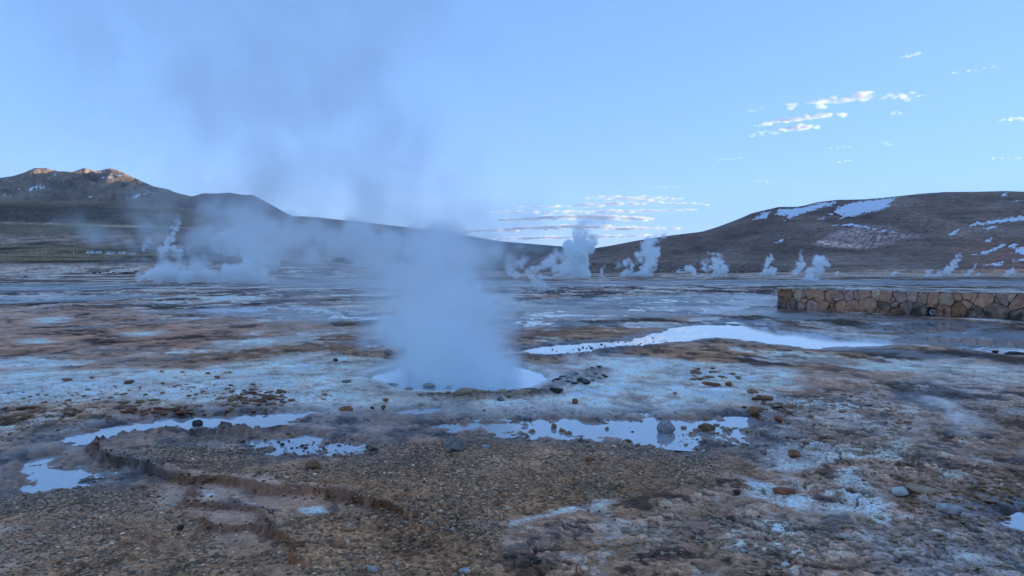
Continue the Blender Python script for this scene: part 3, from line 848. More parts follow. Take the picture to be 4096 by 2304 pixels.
# --- big rounded hill, right
RH = sil([(2000, 1100), (2100, 1060), (2224, 1006), (2376, 993), (2450, 981), (2550, 962), (2640, 948), (2696, 940), (2750, 934), (2810, 926), (2875, 906), (2951, 877), (3006, 853), (3066, 839), (3114, 828), (3185, 828), (3218, 822), (3267, 809),
          (3348, 800), (3457, 798), (3566, 788), (3674, 776), (3772, 769), (3892, 768), (4017, 765), (4096, 768), (4400, 770), (4900, 790), (5600, 850), (6500, 960)])
RB = sil([(2000, 1100), (2300, 1092), (2700, 1088), (6500, 1087)])
M_RHILL = hill_material('right_hill_slope', (0.25, 0.155, 0.105), (0.37, 0.225, 0.16), scale=0.012, fine=0.16, speck=1.3)
RSNOW = [[(3006, 885), (3050, 850), (3080, 845), (3070, 870), (3020, 880)], [(3100, 862), (3116, 838), (3210, 830), (3270, 812), (3345, 806), (3330, 820), (3260, 840), (3180, 865), (3140, 882), (3150, 860)],
         [(3310, 862), (3350, 830), (3420, 808), (3470, 803), (3560, 792), (3580, 796), (3550, 815), (3555, 830), (3480, 850), (3400, 868), (3360, 875), (3370, 855)],
         [(3868, 905), (3890, 893), (3960, 882), (4096, 862), (4200, 850), (4200, 870), (4096, 882), (3990, 893), (3900, 903)], [(3790, 937), (3830, 918), (3850, 915), (3835, 925), (3800, 945)],
         [(3930, 917), (3960, 905), (3985, 902), (3960, 918)], [(3890, 1020), (3940, 1003), (3990, 985), (4020, 975), (4020, 985), (3970, 1005), (3930, 1017)], [(3935, 965), (3960, 950), (3980, 938), (3955, 958), (3950, 972)],
         [(4045, 1010), (4060, 1000), (4080, 985), (4200, 990), (4200, 1010), (4096, 1020)], [(3935, 1060), (3990, 1050), (4020, 1043), (3990, 1062)], [(4040, 1046), (4096, 1030), (4200, 1025), (4096, 1044)],
         [(3995, 785), (4015, 775), (4030, 783), (4005, 788)], [(4050, 806), (4075, 802), (4080, 807)], [(4030, 985), (4050, 975), (4075, 976), (4050, 992)], [(3085, 972), (3120, 960), (3145, 956), (3120, 966)],
         [(3330, 902), (3400, 893), (3460, 905), (3500, 915), (3600, 932), (3560, 930), (3420, 905)], [(3270, 876), (3300, 865), (3290, 880)]]


def rh_snow(u, row, s, r1, r2):
    n = fbm(u / 26 + row / 9, row / 5.5 - u / 60, 4, 97)
    o = np.zeros(u.shape)
    for P in RSNOW:
        o = np.maximum(o, patch(u, row, P, 11, 1.5 * n + 0.9 * fbm((u - row) / 9, (row + 0.45 * u) / 3.2, 3, 96) - 0.25))
    return 0.72 * o


def rh_tone(u, row, s, r1, r2):
    n = fbm(u / 16, row / 7, 4, 98)
    scree = patch(u, row, [(3260, 975), (3330, 925), (3440, 900), (3560, 905), (3700, 950), (3600, 965), (3520, 985), (3440, 995), (3300, 988)], 20, 1.1 * n)
    pale = patch(u, row, [(3250, 980), (3270, 962), (3360, 970), (3430, 985), (3530, 985), (3430, 997), (3310, 990)], 14, 0.8 * n)
    band = fbm(u / 420, row / 9 + u / 300, 3, 99)
    t = 0.92 + 0.3 * r1 + 0.22 * band
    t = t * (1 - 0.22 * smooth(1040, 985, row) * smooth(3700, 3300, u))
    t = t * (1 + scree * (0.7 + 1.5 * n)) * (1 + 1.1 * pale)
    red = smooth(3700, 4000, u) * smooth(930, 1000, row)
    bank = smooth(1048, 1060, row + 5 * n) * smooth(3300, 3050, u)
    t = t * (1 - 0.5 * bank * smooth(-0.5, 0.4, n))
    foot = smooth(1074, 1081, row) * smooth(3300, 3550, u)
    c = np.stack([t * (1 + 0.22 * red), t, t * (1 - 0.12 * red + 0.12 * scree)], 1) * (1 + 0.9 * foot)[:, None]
    return np.clip(c, 0.2, 4)


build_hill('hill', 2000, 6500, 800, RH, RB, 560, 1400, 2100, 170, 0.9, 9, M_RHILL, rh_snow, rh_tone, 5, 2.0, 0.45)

# --- unseen range added at right, shaped to shade the plain from the low sun
def build_shade_ridge():
    ys = np.linspace(-5000, 13500, 140); xs = np.linspace(0, 1, 24)
    Yg, Sx = np.meshgrid(ys, xs, indexing='ij')
    Xg = 6200 + Sx * 3600 + 350 * gnoise(Yg / 1700, Yg * 0 + 0.3, 5)
    H = (1150 + 60 * fbm(Yg / 900, Yg * 0, 4, 6)) * smooth(-5200, -3000, Yg) * smooth(13500, 11500, Yg)
    Zg = H * np.sin(np.pi * np.clip(Sx, 0, 1)) ** 1.2 + 60 * fbm(Xg / 500, Yg / 500, 4, 7) * np.sin(np.pi * Sx) - 30
    k = np.arange(139)[:, None] * 24 + np.arange(23)[None, :]
    F = np.stack([k, k + 24, k + 25, k + 1], -1).reshape(-1, 4)[:, ::-1]
    o = mesh_from('mountain', np.stack([Xg.ravel(), Yg.ravel(), Zg.ravel()], 1), F, M_MOUNT)
    add_attr(o, 'snow', np.zeros(Yg.size)); add_attr(o, 'tone', np.ones((Yg.size, 3)))
    tag(o, kind='structure')
    # far ground under all of it
    b = mesh_from('terrain', [(-10500, -6500, -38), (10500, -6500, -38), (10500, 14000, -38), (-10500, 14000, -38)], [(0, 1, 2, 3)], M_FARH, smooth=False)
    add_attr(b, 'snow', np.zeros(4)); add_attr(b, 'tone', np.ones((4, 3)))
    tag(b, kind='structure')


build_shade_ridge()


# --- the thin blue air between here and the far slopes
def build_haze():
    m = bpy.data.materials.new('air')
    m.use_nodes = True
    nt = m.node_tree
    for n in list(nt.nodes): nt.nodes.remove(n)
    o = nt.nodes.new('ShaderNodeOutputMaterial'); v = nt.nodes.new('ShaderNodeVolumePrincipled')
    v.inputs['Color'].default_value = (0.86, 0.93, 1.0, 1)
    v.inputs['Density'].default_value = 2.2e-5
    v.inputs['Anisotropy'].default_value = 0.0
    nt.links.new(v.outputs['Volume'], o.inputs['Volume'])
    x0, x1, y0, y1, z0, z1 = -11000, 11000, -7000, 14600, -70, 1450
    V = [(x, y, z) for x in (x0, x1) for y in (y0, y1) for z in (z0, z1)]
    h = mesh_from('haze', V, [(0, 1, 3, 2), (4, 6, 7, 5), (0, 4, 5, 1), (2, 3, 7, 6), (0, 2, 6, 4), (1, 5, 7, 3)], m, smooth=False)
    tag(h, kind='stuff')


build_haze()

# ------------------------------------------------------------------ rocks
def ico(sub):
    bm = bmesh.new()
    bmesh.ops.create_icosphere(bm, subdivisions=sub, radius=1.0)
    V = np.array([v.co[:] for v in bm.verts]); F = np.array([[v.index for v in f.verts] for f in bm.faces])
    bm.free()
    return V, F


ICO = {k: ico(k) for k in (1, 2, 3, 4)}


def lump(V, seed, amp=0.25, freq=1.3, facets=0, flat_top=None):
    """pull a ball into a stone: broad swellings plus a few cut faces"""
    rs = np.random.RandomState(seed)
    W = V.copy()
    o = rs.rand(3) * 50
    n = fbm(V[:, 0] * freq + o[0] + V[:, 2] * 0.7, V[:, 1] * freq + o[1] - V[:, 2] * 0.6, 3, seed % 50) + 0.6 * fbm(V[:, 2] * freq + o[2], V[:, 0] * freq + o[0], 2, seed % 31)
    W = W * (1 + amp * n)[:, None]
    for _ in range(facets):
        d = rs.normal(size=3); d /= np.linalg.norm(d)
        c = 0.55 + 0.3 * rs.rand()
        k = W @ d - c
        W = W - np.outer(np.maximum(k, 0) * 0.9, d)
    if flat_top is not None:
        k = np.maximum(W[:, 2] - flat_top, 0)
        W[:, 2] -= k * 0.85
    return W


M_BROWN = mat_rock('brown_sinter_stone', (0.17, 0.085, 0.038), (0.46, 0.25, 0.12), 0.7, 14, 0.6, 0.35)
M_GREYST = mat_rock('grey_boulder', (0.22, 0.195, 0.17), (0.56, 0.51, 0.46), 0.8, 26, 0.7, 0.1)
M_DKGREY = mat_rock('dark_grey_boulder', (0.10, 0.085, 0.072), (0.38, 0.345, 0.30), 0.75, 20, 0.8, 0.1)
M_OCHRE = mat_rock('ochre_stone', (0.20, 0.095, 0.04), (0.46, 0.24, 0.105), 0.7, 18, 0.6, 0.15)
M_RUSTST = mat_rock('rust_red_stone', (0.20, 0.07, 0.035), (0.38, 0.155, 0.075), 0.75, 14, 0.5, 0.1)
M_PALEST = mat_rock('pale_crust_stone', (0.30, 0.26, 0.22), (0.70, 0.64, 0.56), 0.8, 18, 0.7, 0.12)
M_BLACKST = mat_rock('black_wet_stone', (0.025, 0.024, 0.022), (0.10, 0.08, 0.065), 0.45, 16, 0.6, 0.2)
M_TANSLAB = mat_rock('tan_slab', (0.30, 0.18, 0.10), (0.56, 0.38, 0.24), 0.8, 9, 0.5, 0.1)


def rock(px, py, w, h, mat, label, seed, depth=None, cat='stone', name='stone', amp=0.25, facets=3, sub=3, rot=None, sink=0.25, flat_top=None, tilt=0.0, group=None, surf=None):
    """a stone whose foot stands at a photo point; w and h are its width and height in photo pixels"""
    p = G(px, py, 0.0)
    z = ground_z(p[0], p[1])
    if surf is not None: z = max(z, surf)
    p = G(px, py, z)
    D = p[1] + 0.02
    sx = w / FPX * D * 0.5; sz = h / FPX * D * 0.5
    sy = sx * (0.75 if depth is None else depth)
    V, F = ICO[sub]
    W = lump(V, seed, amp, 1.3, facets, flat_top)
    ext = np.abs(W).max(0)
    W = W / ext * np.array([sx, sy, sz / (1 - sink * 0.5)])
    low = W[:, 2].min()
    if tilt:
        c, s = math.cos(tilt), math.sin(tilt)
        W = np.stack([W[:, 0] * c + W[:, 2] * s, W[:, 1], -W[:, 0] * s + W[:, 2] * c], 1)
    W[:, 2] -= W[:, 2].min()
    top = W[:, 2].max()
    o = mesh_from(name, W, F, mat)
    o.location = (p[0], p[1] + sy * 0.6, z - sink * top)
    if rot: o.rotation_euler = (0, 0, rot)
    tag(o, label, cat, group)
    return o


BIG = [
    (1822, 1812, 100, 66, M_DKGREY, 'large dark grey boulder with frosted top and brown base on the gravel', 0.8, 'boulder', 0.18, 5, 0.12),
    (2668, 1742, 74, 60, M_GREYST, 'smooth rounded pale grey boulder standing in the front puddle', 0.85, 'boulder', 0.08, 1, 0.1),
    (1250, 1872, 62, 40, M_OCHRE, 'knobbly mossy brown lump on dark gravel beside the left puddle', 0.8, 'stone', 0.3, 1, 0.25),
    (787, 1706, 44, 27, M_BLACKST, 'dark rounded stone standing in the long left puddle', 0.8, 'stone', 0.25, 2, 0.15),
    (2300, 1617, 28, 24, M_RUSTST, 'small pointed rust red stone on pale crust right of the pool', 0.8, 'stone', 0.2, 5, 0.1),
    (1921, 1602, 40, 30, M_TANSLAB, 'blunt tan stone on the dark rim below the pool', 0.8, 'stone', 0.2, 3, 0.15),
    (2004, 1606, 36, 22, M_DKGREY, 'rounded grey brown stone at the right end of the dark pool rim', 0.8, 'stone', 0.2, 2, 0.15),
    (1380, 1644, 64, 22, M_OCHRE, 'ochre flat cluster stone on pale crust left of the pool rim', 0.6, 'stone', 0.35, 2, 0.2),
    (1531, 1638, 22, 20, M_BROWN, 'small upright brown stone on pale crust below the pool', 0.8, 'stone', 0.3, 3, 0.1),
    (1487, 1636, 18, 12, M_BLACKST, 'small black stone lying flat left of an upright brown stone', 0.8, 'stone', 0.25, 2, 0.15),
    (1542, 1606, 26, 14, M_RUSTST, 'reddish brown stone on pale crust left of the pool', 0.8, 'stone', 0.25, 2, 0.2),
    (1683, 1624, 28, 12, M_TANSLAB, 'small tan stone between the pool and the thin water strip', 0.7, 'stone', 0.25, 2, 0.2),
    (2217, 1717, 26, 27, M_OCHRE, 'tall mossy stone in the front puddle, farthest of its three', 0.8, 'stone', 0.22, 2, 0.15),
    (2250, 1732, 28, 22, M_OCHRE, 'ochre topped stone in the front puddle, middle of its three', 0.8, 'stone', 0.22, 2, 0.15),
    (2274, 1748, 34, 26, M_OCHRE, 'ochre angular stone at the shore of the front puddle, nearest of its three', 0.8, 'stone', 0.25, 4, 0.15),
    (2127, 1734, 30, 20, M_OCHRE, 'ochre stone in the front puddle left of the group of three', 0.8, 'stone', 0.25, 3, 0.15),
    (2098, 1718, 30, 14, M_GREYST, 'flat grey stone awash in the front puddle', 0.7, 'stone', 0.2, 2, 0.2),
    (2428, 1720, 18, 14, M_BROWN, 'small brown stone alone in open water of the front puddle', 0.8, 'stone', 0.2, 2, 0.2),
    (2530, 1735, 16, 12, M_BLACKST, 'small dark stone in the front puddle left of the grey boulder', 0.8, 'stone', 0.2, 2, 0.2),
    (2510, 1770, 36, 14, M_BROWN, 'low brown stone on the shore below the grey boulder', 0.7, 'stone', 0.3, 2, 0.2),
    (2362, 1846, 44, 20, M_RUSTST, 'elongated red brown stone lying on the central gravel', 0.6, 'stone', 0.3, 3, 0.2),
    (1945, 1792, 34, 15, M_PALEST, 'small white stone on gravel right of the dark boulder', 0.8, 'stone', 0.25, 3, 0.15),
    (1493, 1805, 36, 16, M_BLACKST, 'dark wet stone on the shore of the left front puddle', 0.8, 'stone', 0.3, 2, 0.2),
    (1334, 1782, 26, 22, M_BROWN, 'upright brown stone at the right tip of the left front puddle', 0.8, 'stone', 0.28, 3, 0.15),
    (1165, 1762, 84, 18, M_BROWN, 'flat layered brown slab at the top of the left front puddle', 0.6, 'slab', 0.2, 3, 0.1),
    (1165, 1744, 58, 14, M_BROWN, 'thin brown slab lying on another at the left front puddle', 0.6, 'slab', 0.2, 3, 0.0),
    (1242, 1738, 28, 18, M_BLACKST, 'dark lump right of the layered slabs by the left front puddle', 0.8, 'stone', 0.28, 2, 0.2),
    (1225, 1793, 32, 18, M_BROWN, 'rounded brown stone in shallow water of the left front puddle', 0.8, 'stone', 0.25, 2, 0.2),
    (2848, 1545, 82, 18, M_RUSTST, 'long flat red brown slab on pale crust, right of the pool', 0.45, 'slab', 0.15, 4, 0.1),
    (2916, 1544, 30, 18, M_RUSTST, 'rounded red brown stone at the right end of a long slab', 0.8, 'stone', 0.2, 3, 0.15),
    (3012, 1574, 54, 20, M_BROWN, 'brown angular stone on wet crust behind the layered block', 0.7, 'stone', 0.25, 4, 0.15),
    (3062, 1602, 74, 26, M_BROWN, 'layered brown block with flat top on wet crust', 0.6, 'slab', 0.15, 6, 0.12),
    (3016, 1655, 52, 30, M_OCHRE, 'wedge shaped ochre stone among flat slabs at the puddle head', 0.7, 'stone', 0.2, 5, 0.12),
    (3117, 1690, 36, 26, M_RUSTST, 'single angular red brown stone right of the front puddle', 0.8, 'stone', 0.22, 5, 0.1),
    (3155, 1686, 42, 9, M_BROWN, 'thin flat stone just right of an angular red brown stone', 0.6, 'slab', 0.2, 3, 0.2),
    (2830, 1728, 74, 36, M_BROWN, 'broad brown lump in the right arm of the front puddle', 0.7, 'stone', 0.3, 3, 0.15),
    (2832, 1684, 48, 18, M_BROWN, 'flat brown stone at the far edge of the right puddle arm', 0.7, 'slab', 0.25, 3, 0.2),
    (3180, 1835, 58, 38, M_OCHRE, 'tilted ochre wedge of crust standing on the pale flat', 0.7, 'stone', 0.15, 6, 0.1),
    (3613, 1988, 76, 40, M_PALEST, 'white and black speckled stone on brown flakes at lower right', 0.85, 'stone', 0.25, 3, 0.12),
    (3705, 1975, 144, 36, M_TANSLAB, 'long low furry brown slab behind the speckled stone', 0.5, 'slab', 0.12, 3, 0.2),
    (3800, 2065, 120, 52, M_PALEST, 'long pale grey block lying aslant at lower right', 0.5, 'slab', 0.14, 6, 0.1),
    (3880, 2072, 50, 22, M_PALEST, 'small pale slab touching the near end of the aslant grey block', 0.6, 'slab', 0.15, 4, 0.15),
    (3490, 1998, 34, 20, M_TANSLAB, 'ribbed brown stone at the edge of the pale tongue', 0.8, 'stone', 0.3, 2, 0.15),
    (3400, 1963, 32, 14, M_BROWN, 'small shaggy brown stone on the pale tongue', 0.8, 'stone', 0.3, 2, 0.15),
    (2950, 1980, 36, 20, M_BLACKST, 'dark stone with pale specks on the wet lower flat', 0.8, 'stone', 0.3, 2, 0.1),
    (3140, 1982, 96, 34, M_RUSTST, 'raised flake of red brown crust beside the pale tongue', 0.6, 'slab', 0.15, 5, 0.25),
    (3458, 1928, 24, 12, M_RUSTST, 'small dark red stone at the top of the pale tongue', 0.8, 'stone', 0.25, 2, 0.15),
    (3806, 1752, 48, 28, M_DKGREY, 'grey humped stone on the dark flat at right', 0.8, 'stone', 0.2, 3, 0.15),
    (3912, 1820, 36, 14, M_TANSLAB, 'small tan stone on the dark flat near the right edge', 0.7, 'stone', 0.2, 3, 0.15),
    (3940, 2000, 60, 24, M_TANSLAB, 'flat brown slab uphill of the aslant grey block', 0.6, 'slab', 0.2, 4, 0.15),
    (3390, 2160, 52, 22, M_PALEST, 'flat pale stone on brown flakes near the bottom', 0.7, 'slab', 0.2, 4, 0.15),
    (3148, 2275, 40, 30, M_PALEST, 'knobbly white stone near the bottom edge', 0.85, 'stone', 0.35, 2, 0.15),
    (3065, 2138, 36, 18, M_TANSLAB, 'low tan stone on flaky mud below the pale crust', 0.8, 'stone', 0.25, 2, 0.15),
    (3568, 2210, 36, 16, M_PALEST, 'thin pale flake lying on brown chips at the bottom right', 0.5, 'slab', 0.1, 5, 0.1),
    (2980, 2212, 36, 15, M_PALEST, 'small pale flake on olive mud near the bottom', 0.7, 'slab', 0.2, 4, 0.1),
    (1492, 2290, 48, 26, M_PALEST, 'pale flat fragment at the bottom edge below the gravel', 0.7, 'slab', 0.2, 5, 0.1),
    (1860, 2300, 56, 26, M_PALEST, 'pale split fragment at the bottom centre', 0.7, 'slab', 0.2, 5, 0.1),
    (690, 2026, 38, 10, M_PALEST, 'white flake left of the mossy ledge', 0.5, 'slab', 0.15, 4, 0.1),
    (1180, 1960, 50, 14, M_TANSLAB, 'flat pale brown stone on the gravel above the long ledge', 0.7, 'slab', 0.2, 3, 0.15),
    (718, 2118, 34, 20, M_BLACKST, 'dark brown lump of mud left of the lower ledge', 0.8, 'stone', 0.3, 2, 0.15),
    (1590, 2004, 32, 14, M_RUSTST, 'dark red lump on gravel right of the long ledge', 0.8, 'stone', 0.3, 2, 0.2),
    (1395, 2125, 56, 16, M_BROWN, 'low muddy brown lump below the centre ledge', 0.7, 'stone', 0.3, 2, 0.25),
    (2150, 2256, 40, 20, M_BLACKST, 'dark mud lump on the cracked flat at bottom centre', 0.7, 'stone', 0.3, 2, 0.2),
    (2366, 1400, 20, 14, M_BLACKST, 'small black stone standing in the bright right pond', 0.8, 'stone', 0.25, 4, 0.1),
    (2251, 1402, 16, 8, M_BLACKST, 'flat black stone awash near the tip of the bright right pond', 0.8, 'stone', 0.2, 2, 0.2),
    (2230, 1572, 70, 24, M_BLACKST, 'dark block of rim crust at the lower right of the pool', 0.6, 'slab', 0.2, 5, 0.12),
    (1551, 1417, 36, 22, M_DKGREY, 'grey stone half veiled by steam behind the pool', 0.8, 'stone', 0.2, 3, 0.15),
    (1340, 1444, 22, 14, M_BLACKST, 'small dark stone on crust behind left of the pool', 0.8, 'stone', 0.2, 3, 0.15),
    (1384, 1532, 40, 16, M_DKGREY, 'grey stone on crust at the left edge of the pool', 0.8, 'stone', 0.25, 2, 0.2),
    (3985, 1412, 26, 12, M_BLACKST, 'black lump at the shore near the right edge', 0.8, 'stone', 0.25, 2, 0.2),
    (4065, 1420, 96, 18, M_BLACKST, 'long black heap of stones at the shore by the right edge', 0.5, 'stone', 0.3, 3, 0.25),
    (2700, 1575, 18, 8, M_BROWN, 'tiny brown stone on the pale flat left of the long slab', 0.8, 'stone', 0.2, 2, 0.2),
    (3410, 1752, 26, 14, M_TANSLAB, 'small rounded tan stone on grey crust right of the puddle arm', 0.8, 'stone', 0.2, 2, 0.2),
    (3300, 1756, 26, 13, M_RUSTST, 'small dark red stone on grey crust right of the puddle arm', 0.8, 'stone', 0.2, 2, 0.2),
    (3220, 1776, 24, 12, M_RUSTST, 'small brown stone above the tilted ochre wedge', 0.8, 'stone', 0.2, 2, 0.2),
]
for i, b in enumerate(BIG):
    px, py, w, h, m, lab, dep, cat, amp, fac, sink = b
    rock(px, py, w, h, m, lab, 300 + i, dep, cat, 'boulder' if cat == 'boulder' else ('slab' if cat == 'slab' else 'stone'), amp, fac, 4 if cat == 'boulder' else 3, rot=None, sink=sink,
         flat_top=0.45 if cat == 'slab' else None, tilt=0.35 if 'tilted' in lab else (0.12 if cat == 'slab' else 0.0))
# stones standing in the pool, dim behind the steam
for i, (px, py, w, h, lab) in enumerate(((1645, 1520, 46, 44, 'rounded boulder standing in the pool, dim behind steam'), (1715, 1552, 54, 22, 'broad low stone in the pool near its front edge'),
                                         (1795, 1553, 24, 16, 'small stone in the pool right of the broad low one'), (1634, 1563, 34, 16, 'flat stone at the front left shore of the pool'),
                                         (1845, 1562, 14, 14, 'small upright stone at the front shore of the pool'), (1570, 1545, 46, 16, 'low crust stone at the left shore of the pool'))):
    rock(px, py, w, h, M_GREYST, lab, 500 + i, 0.8, 'stone', 'stone', 0.2, 2, 3, sink=0.2, surf=POOL_Z)

# many alike: thin sinter stones in scatters
PROTO = []
for k in range(7):
    V, F = ICO[2]
    W = lump(V, 700 + k, 0.25, 1.5, 3, 0.5)
    W = W / np.abs(W).max(0); W[:, 2] -= W[:, 2].min(); W[:, 2] -= 0.25 * W[:, 2].max()
    me = bpy.data.meshes.new('stone')
    me.from_pydata(W.tolist(), [], F.tolist())
    for p in me.polygons: p.use_smooth = True
    PROTO.append(me)


def scatter(n, poly, wmin, wmax, flat, mat, label, group, seed, clump=None, name='stone', zmin=None, cat='stone', noun=None, place=None):
    rs = np.random.RandomState(seed)
    P = np.array(poly, float); lo, hi = P.min(0), P.max(0)
    pts = []
    centres = [lo + rs.rand(2) * (hi - lo) for _ in range(clump)] if clump else None
    tries = 0
    while len(pts) < n and tries < 40 * n:
        tries += 1
        q = lo + rs.rand(2) * (hi - lo)
        if centres is not None:
            c = centres[rs.randint(len(centres))]
            q = c + rs.normal(size=2) * np.array([85, 11])
        if sdf_poly(q[:1], q[1:], P, 300)[0] > 0: continue
        pts.append(q)
    meshes = []
    for me in PROTO:
        if noun is None: meshes.append(me); continue
        c = me.copy(); c.materials.append(mat); meshes.append(c)
    made = []
    for q in pts:
        p = G(q[0], q[1])
        w = (wmin + (wmax - wmin) * rs.rand() ** 2.2) / FPX * p[1] * 0.5
        z = ground_z(p[0], p[1])
        if zmin is not None: z = max(z, zmin)
        me = meshes[rs.randint(len(meshes))]
        rot = (rs.normal() * 0.1, rs.normal() * 0.1, rs.rand() * 6.28)
        sc = (w, w * (0.6 + 0.4 * rs.rand()), w * flat * (0.7 + 0.7 * rs.rand()))
        if noun is None:            # chips past counting: one object
            M = Matrix.LocRotScale(Vector((p[0], p[1], z)), Vector((0, 0, 0)).to_track_quat('Z', 'Y').to_matrix().to_euler(), Vector(sc)) if False else Matrix.Translation((p[0], p[1], z)) @ Matrix.Rotation(rot[2], 4, 'Z') @ Matrix.Rotation(rot[0], 4, 'X') @ Matrix.Diagonal((*sc, 1))
            V = np.empty(len(me.vertices) * 3, dtype=np.float32); me.vertices.foreach_get('co', V)
            Mm = np.array(M)
            CHIPS.setdefault(mat.name, []).append((V.reshape(-1, 3) @ Mm[:3, :3].T + Mm[:3, 3], ICO[2][1]))
            continue
        o = bpy.data.objects.new(name, me)
        COL.objects.link(o)
        o.location = (p[0], p[1], z); o.rotation_euler = rot; o.scale = sc
        tag(o, noun + ' among many alike ' + place, cat, group)
        made.append((o, q, w / p[1]))
    if not made: return
    # the ones that stand out within the scatter are told apart
    if len(made) <= 20:
        ORD = 'first second third fourth fifth sixth seventh eighth ninth tenth eleventh twelfth thirteenth fourteenth fifteenth sixteenth seventeenth eighteenth nineteenth twentieth'.split()
        made.sort(key=lambda m: m[1][0])
        for i, m in enumerate(made):
            m[0]['label'] = ('leftmost ' if i == 0 else 'rightmost ' if i == len(made) - 1 else '') + noun + ('' if i in (0, len(made) - 1) else ', ' + ORD[i] + ' from the left,') + ' ' + place
        return
    left = list(made)

    def take(key, text):
        m = max(left, key=key); left.remove(m)
        m[0]['label'] = text
    take(lambda m: m[2], 'largest ' + noun + ' ' + place)
    take(lambda m: m[2], 'second largest ' + noun + ' ' + place)
    take(lambda m: -m[1][0], 'leftmost ' + noun + ' ' + place)
    take(lambda m: m[1][0], 'rightmost ' + noun + ' ' + place)
    take(lambda m: m[1][1], 'nearest ' + noun + ' ' + place)
    take(lambda m: -m[1][1], 'farthest ' + noun + ' ' + place)
    take(lambda m: m[2], 'third largest ' + noun + ' ' + place)


CHIPS = {}

M_CRUMB = mat_rock('mossy_crumb', (0.08, 0.036, 0.018), (0.24, 0.115, 0.056), 0.9, 30, 0.6, 0.3)


def many(n, poly, wmin, wmax, flat, mat, noun, place, group, seed, **k):
    scatter(n, poly, wmin, wmax, flat, mat, None, group, seed, noun=noun, place=place, **k)


many(48, [(870, 1605), (1000, 1545), (1200, 1550), (1300, 1600), (1180, 1640), (900, 1645)], 22, 56, 0.34, M_BROWN, 'thin brown stone', 'in the dense scatter left of the pool', 'stones scattered left of the pool', 1, clump=9)
many(32, [(450, 1670), (480, 1640), (800, 1630), (860, 1650), (700, 1665)], 20, 56, 0.32, M_RUSTST, 'thin reddish stone', 'in the row behind the long left puddle', 'stones in the row behind the long puddle', 2, clump=6)
many(34, [(0, 1640), (420, 1600), (850, 1560), (860, 1600), (500, 1640), (0, 1760)], 20, 54, 0.32, M_BROWN, 'thin dark brown stone', 'strewn over the pale crust at far left', 'stones strewn over the left crust', 3, clump=10)
many(12, [(100, 1520), (700, 1480), (1150, 1500), (1100, 1540), (300, 1570)], 18, 44, 0.4, M_BROWN, 'lone small stone', 'on the pale flat behind the left scatter', 'lone stones on the pale flat', 4)
many(18, [(1880, 1575), (1760, 1588), (1800, 1597), (2060, 1592), (2160, 1578), (2080, 1572)], 22, 56, 0.4, M_TANSLAB, 'layered crust piece', 'along the dark rim below the pool', 'crust pieces on the pool rim', 5)
many(20, [(2200, 1540), (2260, 1490), (2420, 1480), (2440, 1510), (2330, 1560)], 20, 60, 0.3, M_BLACKST, 'dark crust piece', 'on the broken rim right of the pool', 'dark crust pieces right of the pool', 6)
many(26, [(2720, 1700), (2800, 1690), (3000, 1700), (3010, 1740), (2760, 1728)], 14, 40, 0.45, M_TANSLAB, 'small stone', 'in the spit across the right puddle arm', 'stones of the puddle spit', 7, zmin=WATER_Z)
many(18, [(2920, 1640), (3060, 1590), (3230, 1640), (3180, 1660), (2950, 1660)], 20, 56, 0.35, M_BROWN, 'flat brown slab piece', 'on wet crust beyond the right puddle arm', 'slab pieces at the puddle head', 8)
many(16, [(1850, 1715), (2200, 1750), (2600, 1775), (2500, 1790), (2100, 1775), (1800, 1750)], 14, 34, 0.5, M_TANSLAB, 'pebble', 'along the near shore of the front puddle', 'pebbles along the puddle shore', 9, zmin=WATER_Z, name='pebble', cat='pebble')
many(14, [(930, 1740), (1300, 1760), (1380, 1800), (1200, 1815), (950, 1775)], 10, 24, 0.6, M_BLACKST, 'dark pebble', 'poking out of the left front puddle', 'dark pebbles in the left front puddle', 10, zmin=WATER_Z, name='pebble', cat='pebble')
scatter(26, [(2200, 1395), (2500, 1360), (2680, 1340), (2690, 1362), (2450, 1388), (2250, 1412)], 6, 14, 0.6, M_BLACKST, None, None, 11, zmin=WATER_Z)
scatter(40, [(2780, 1440), (3060, 1500), (2960, 1540), (2760, 1520)], 10, 40, 0.25, M_BROWN, None, None, 12, clump=5)
scatter(380, [(3100, 1580), (3500, 1560), (3800, 1760), (3500, 1900), (3150, 1760)], 9, 36, 0.3, M_TANSLAB, None, None, 13, clump=60)
scatter(900, [(2300, 2120), (3300, 2080), (4100, 2100), (4100, 2300), (2300, 2300)], 10, 42, 0.28, M_TANSLAB, None, None, 14, clump=140)
scatter(450, [(3560, 1860), (4100, 1860), (4100, 2100), (3600, 2100)], 10, 40, 0.28, M_BROWN, None, None, 15, clump=70)
scatter(320, [(0, 1560), (900, 1540), (1400, 1600), (1100, 1650), (500, 1680), (0, 1780)], 8, 26, 0.35, M_BROWN, None, None, 16, clump=60)
scatter(90, [(1850, 1720), (2200, 1755), (2700, 1780), (3000, 1780), (3000, 1700), (2700, 1705), (2600, 1775), (2100, 1790), (1750, 1750)], 6, 18, 0.5, M_TANSLAB, None, None, 17, zmin=WATER_Z)
scatter(70, [(900, 1740), (1400, 1770), (1400, 1815), (1200, 1820), (900, 1780)], 5, 14, 0.6, M_BLACKST, None, None, 18, zmin=WATER_Z)
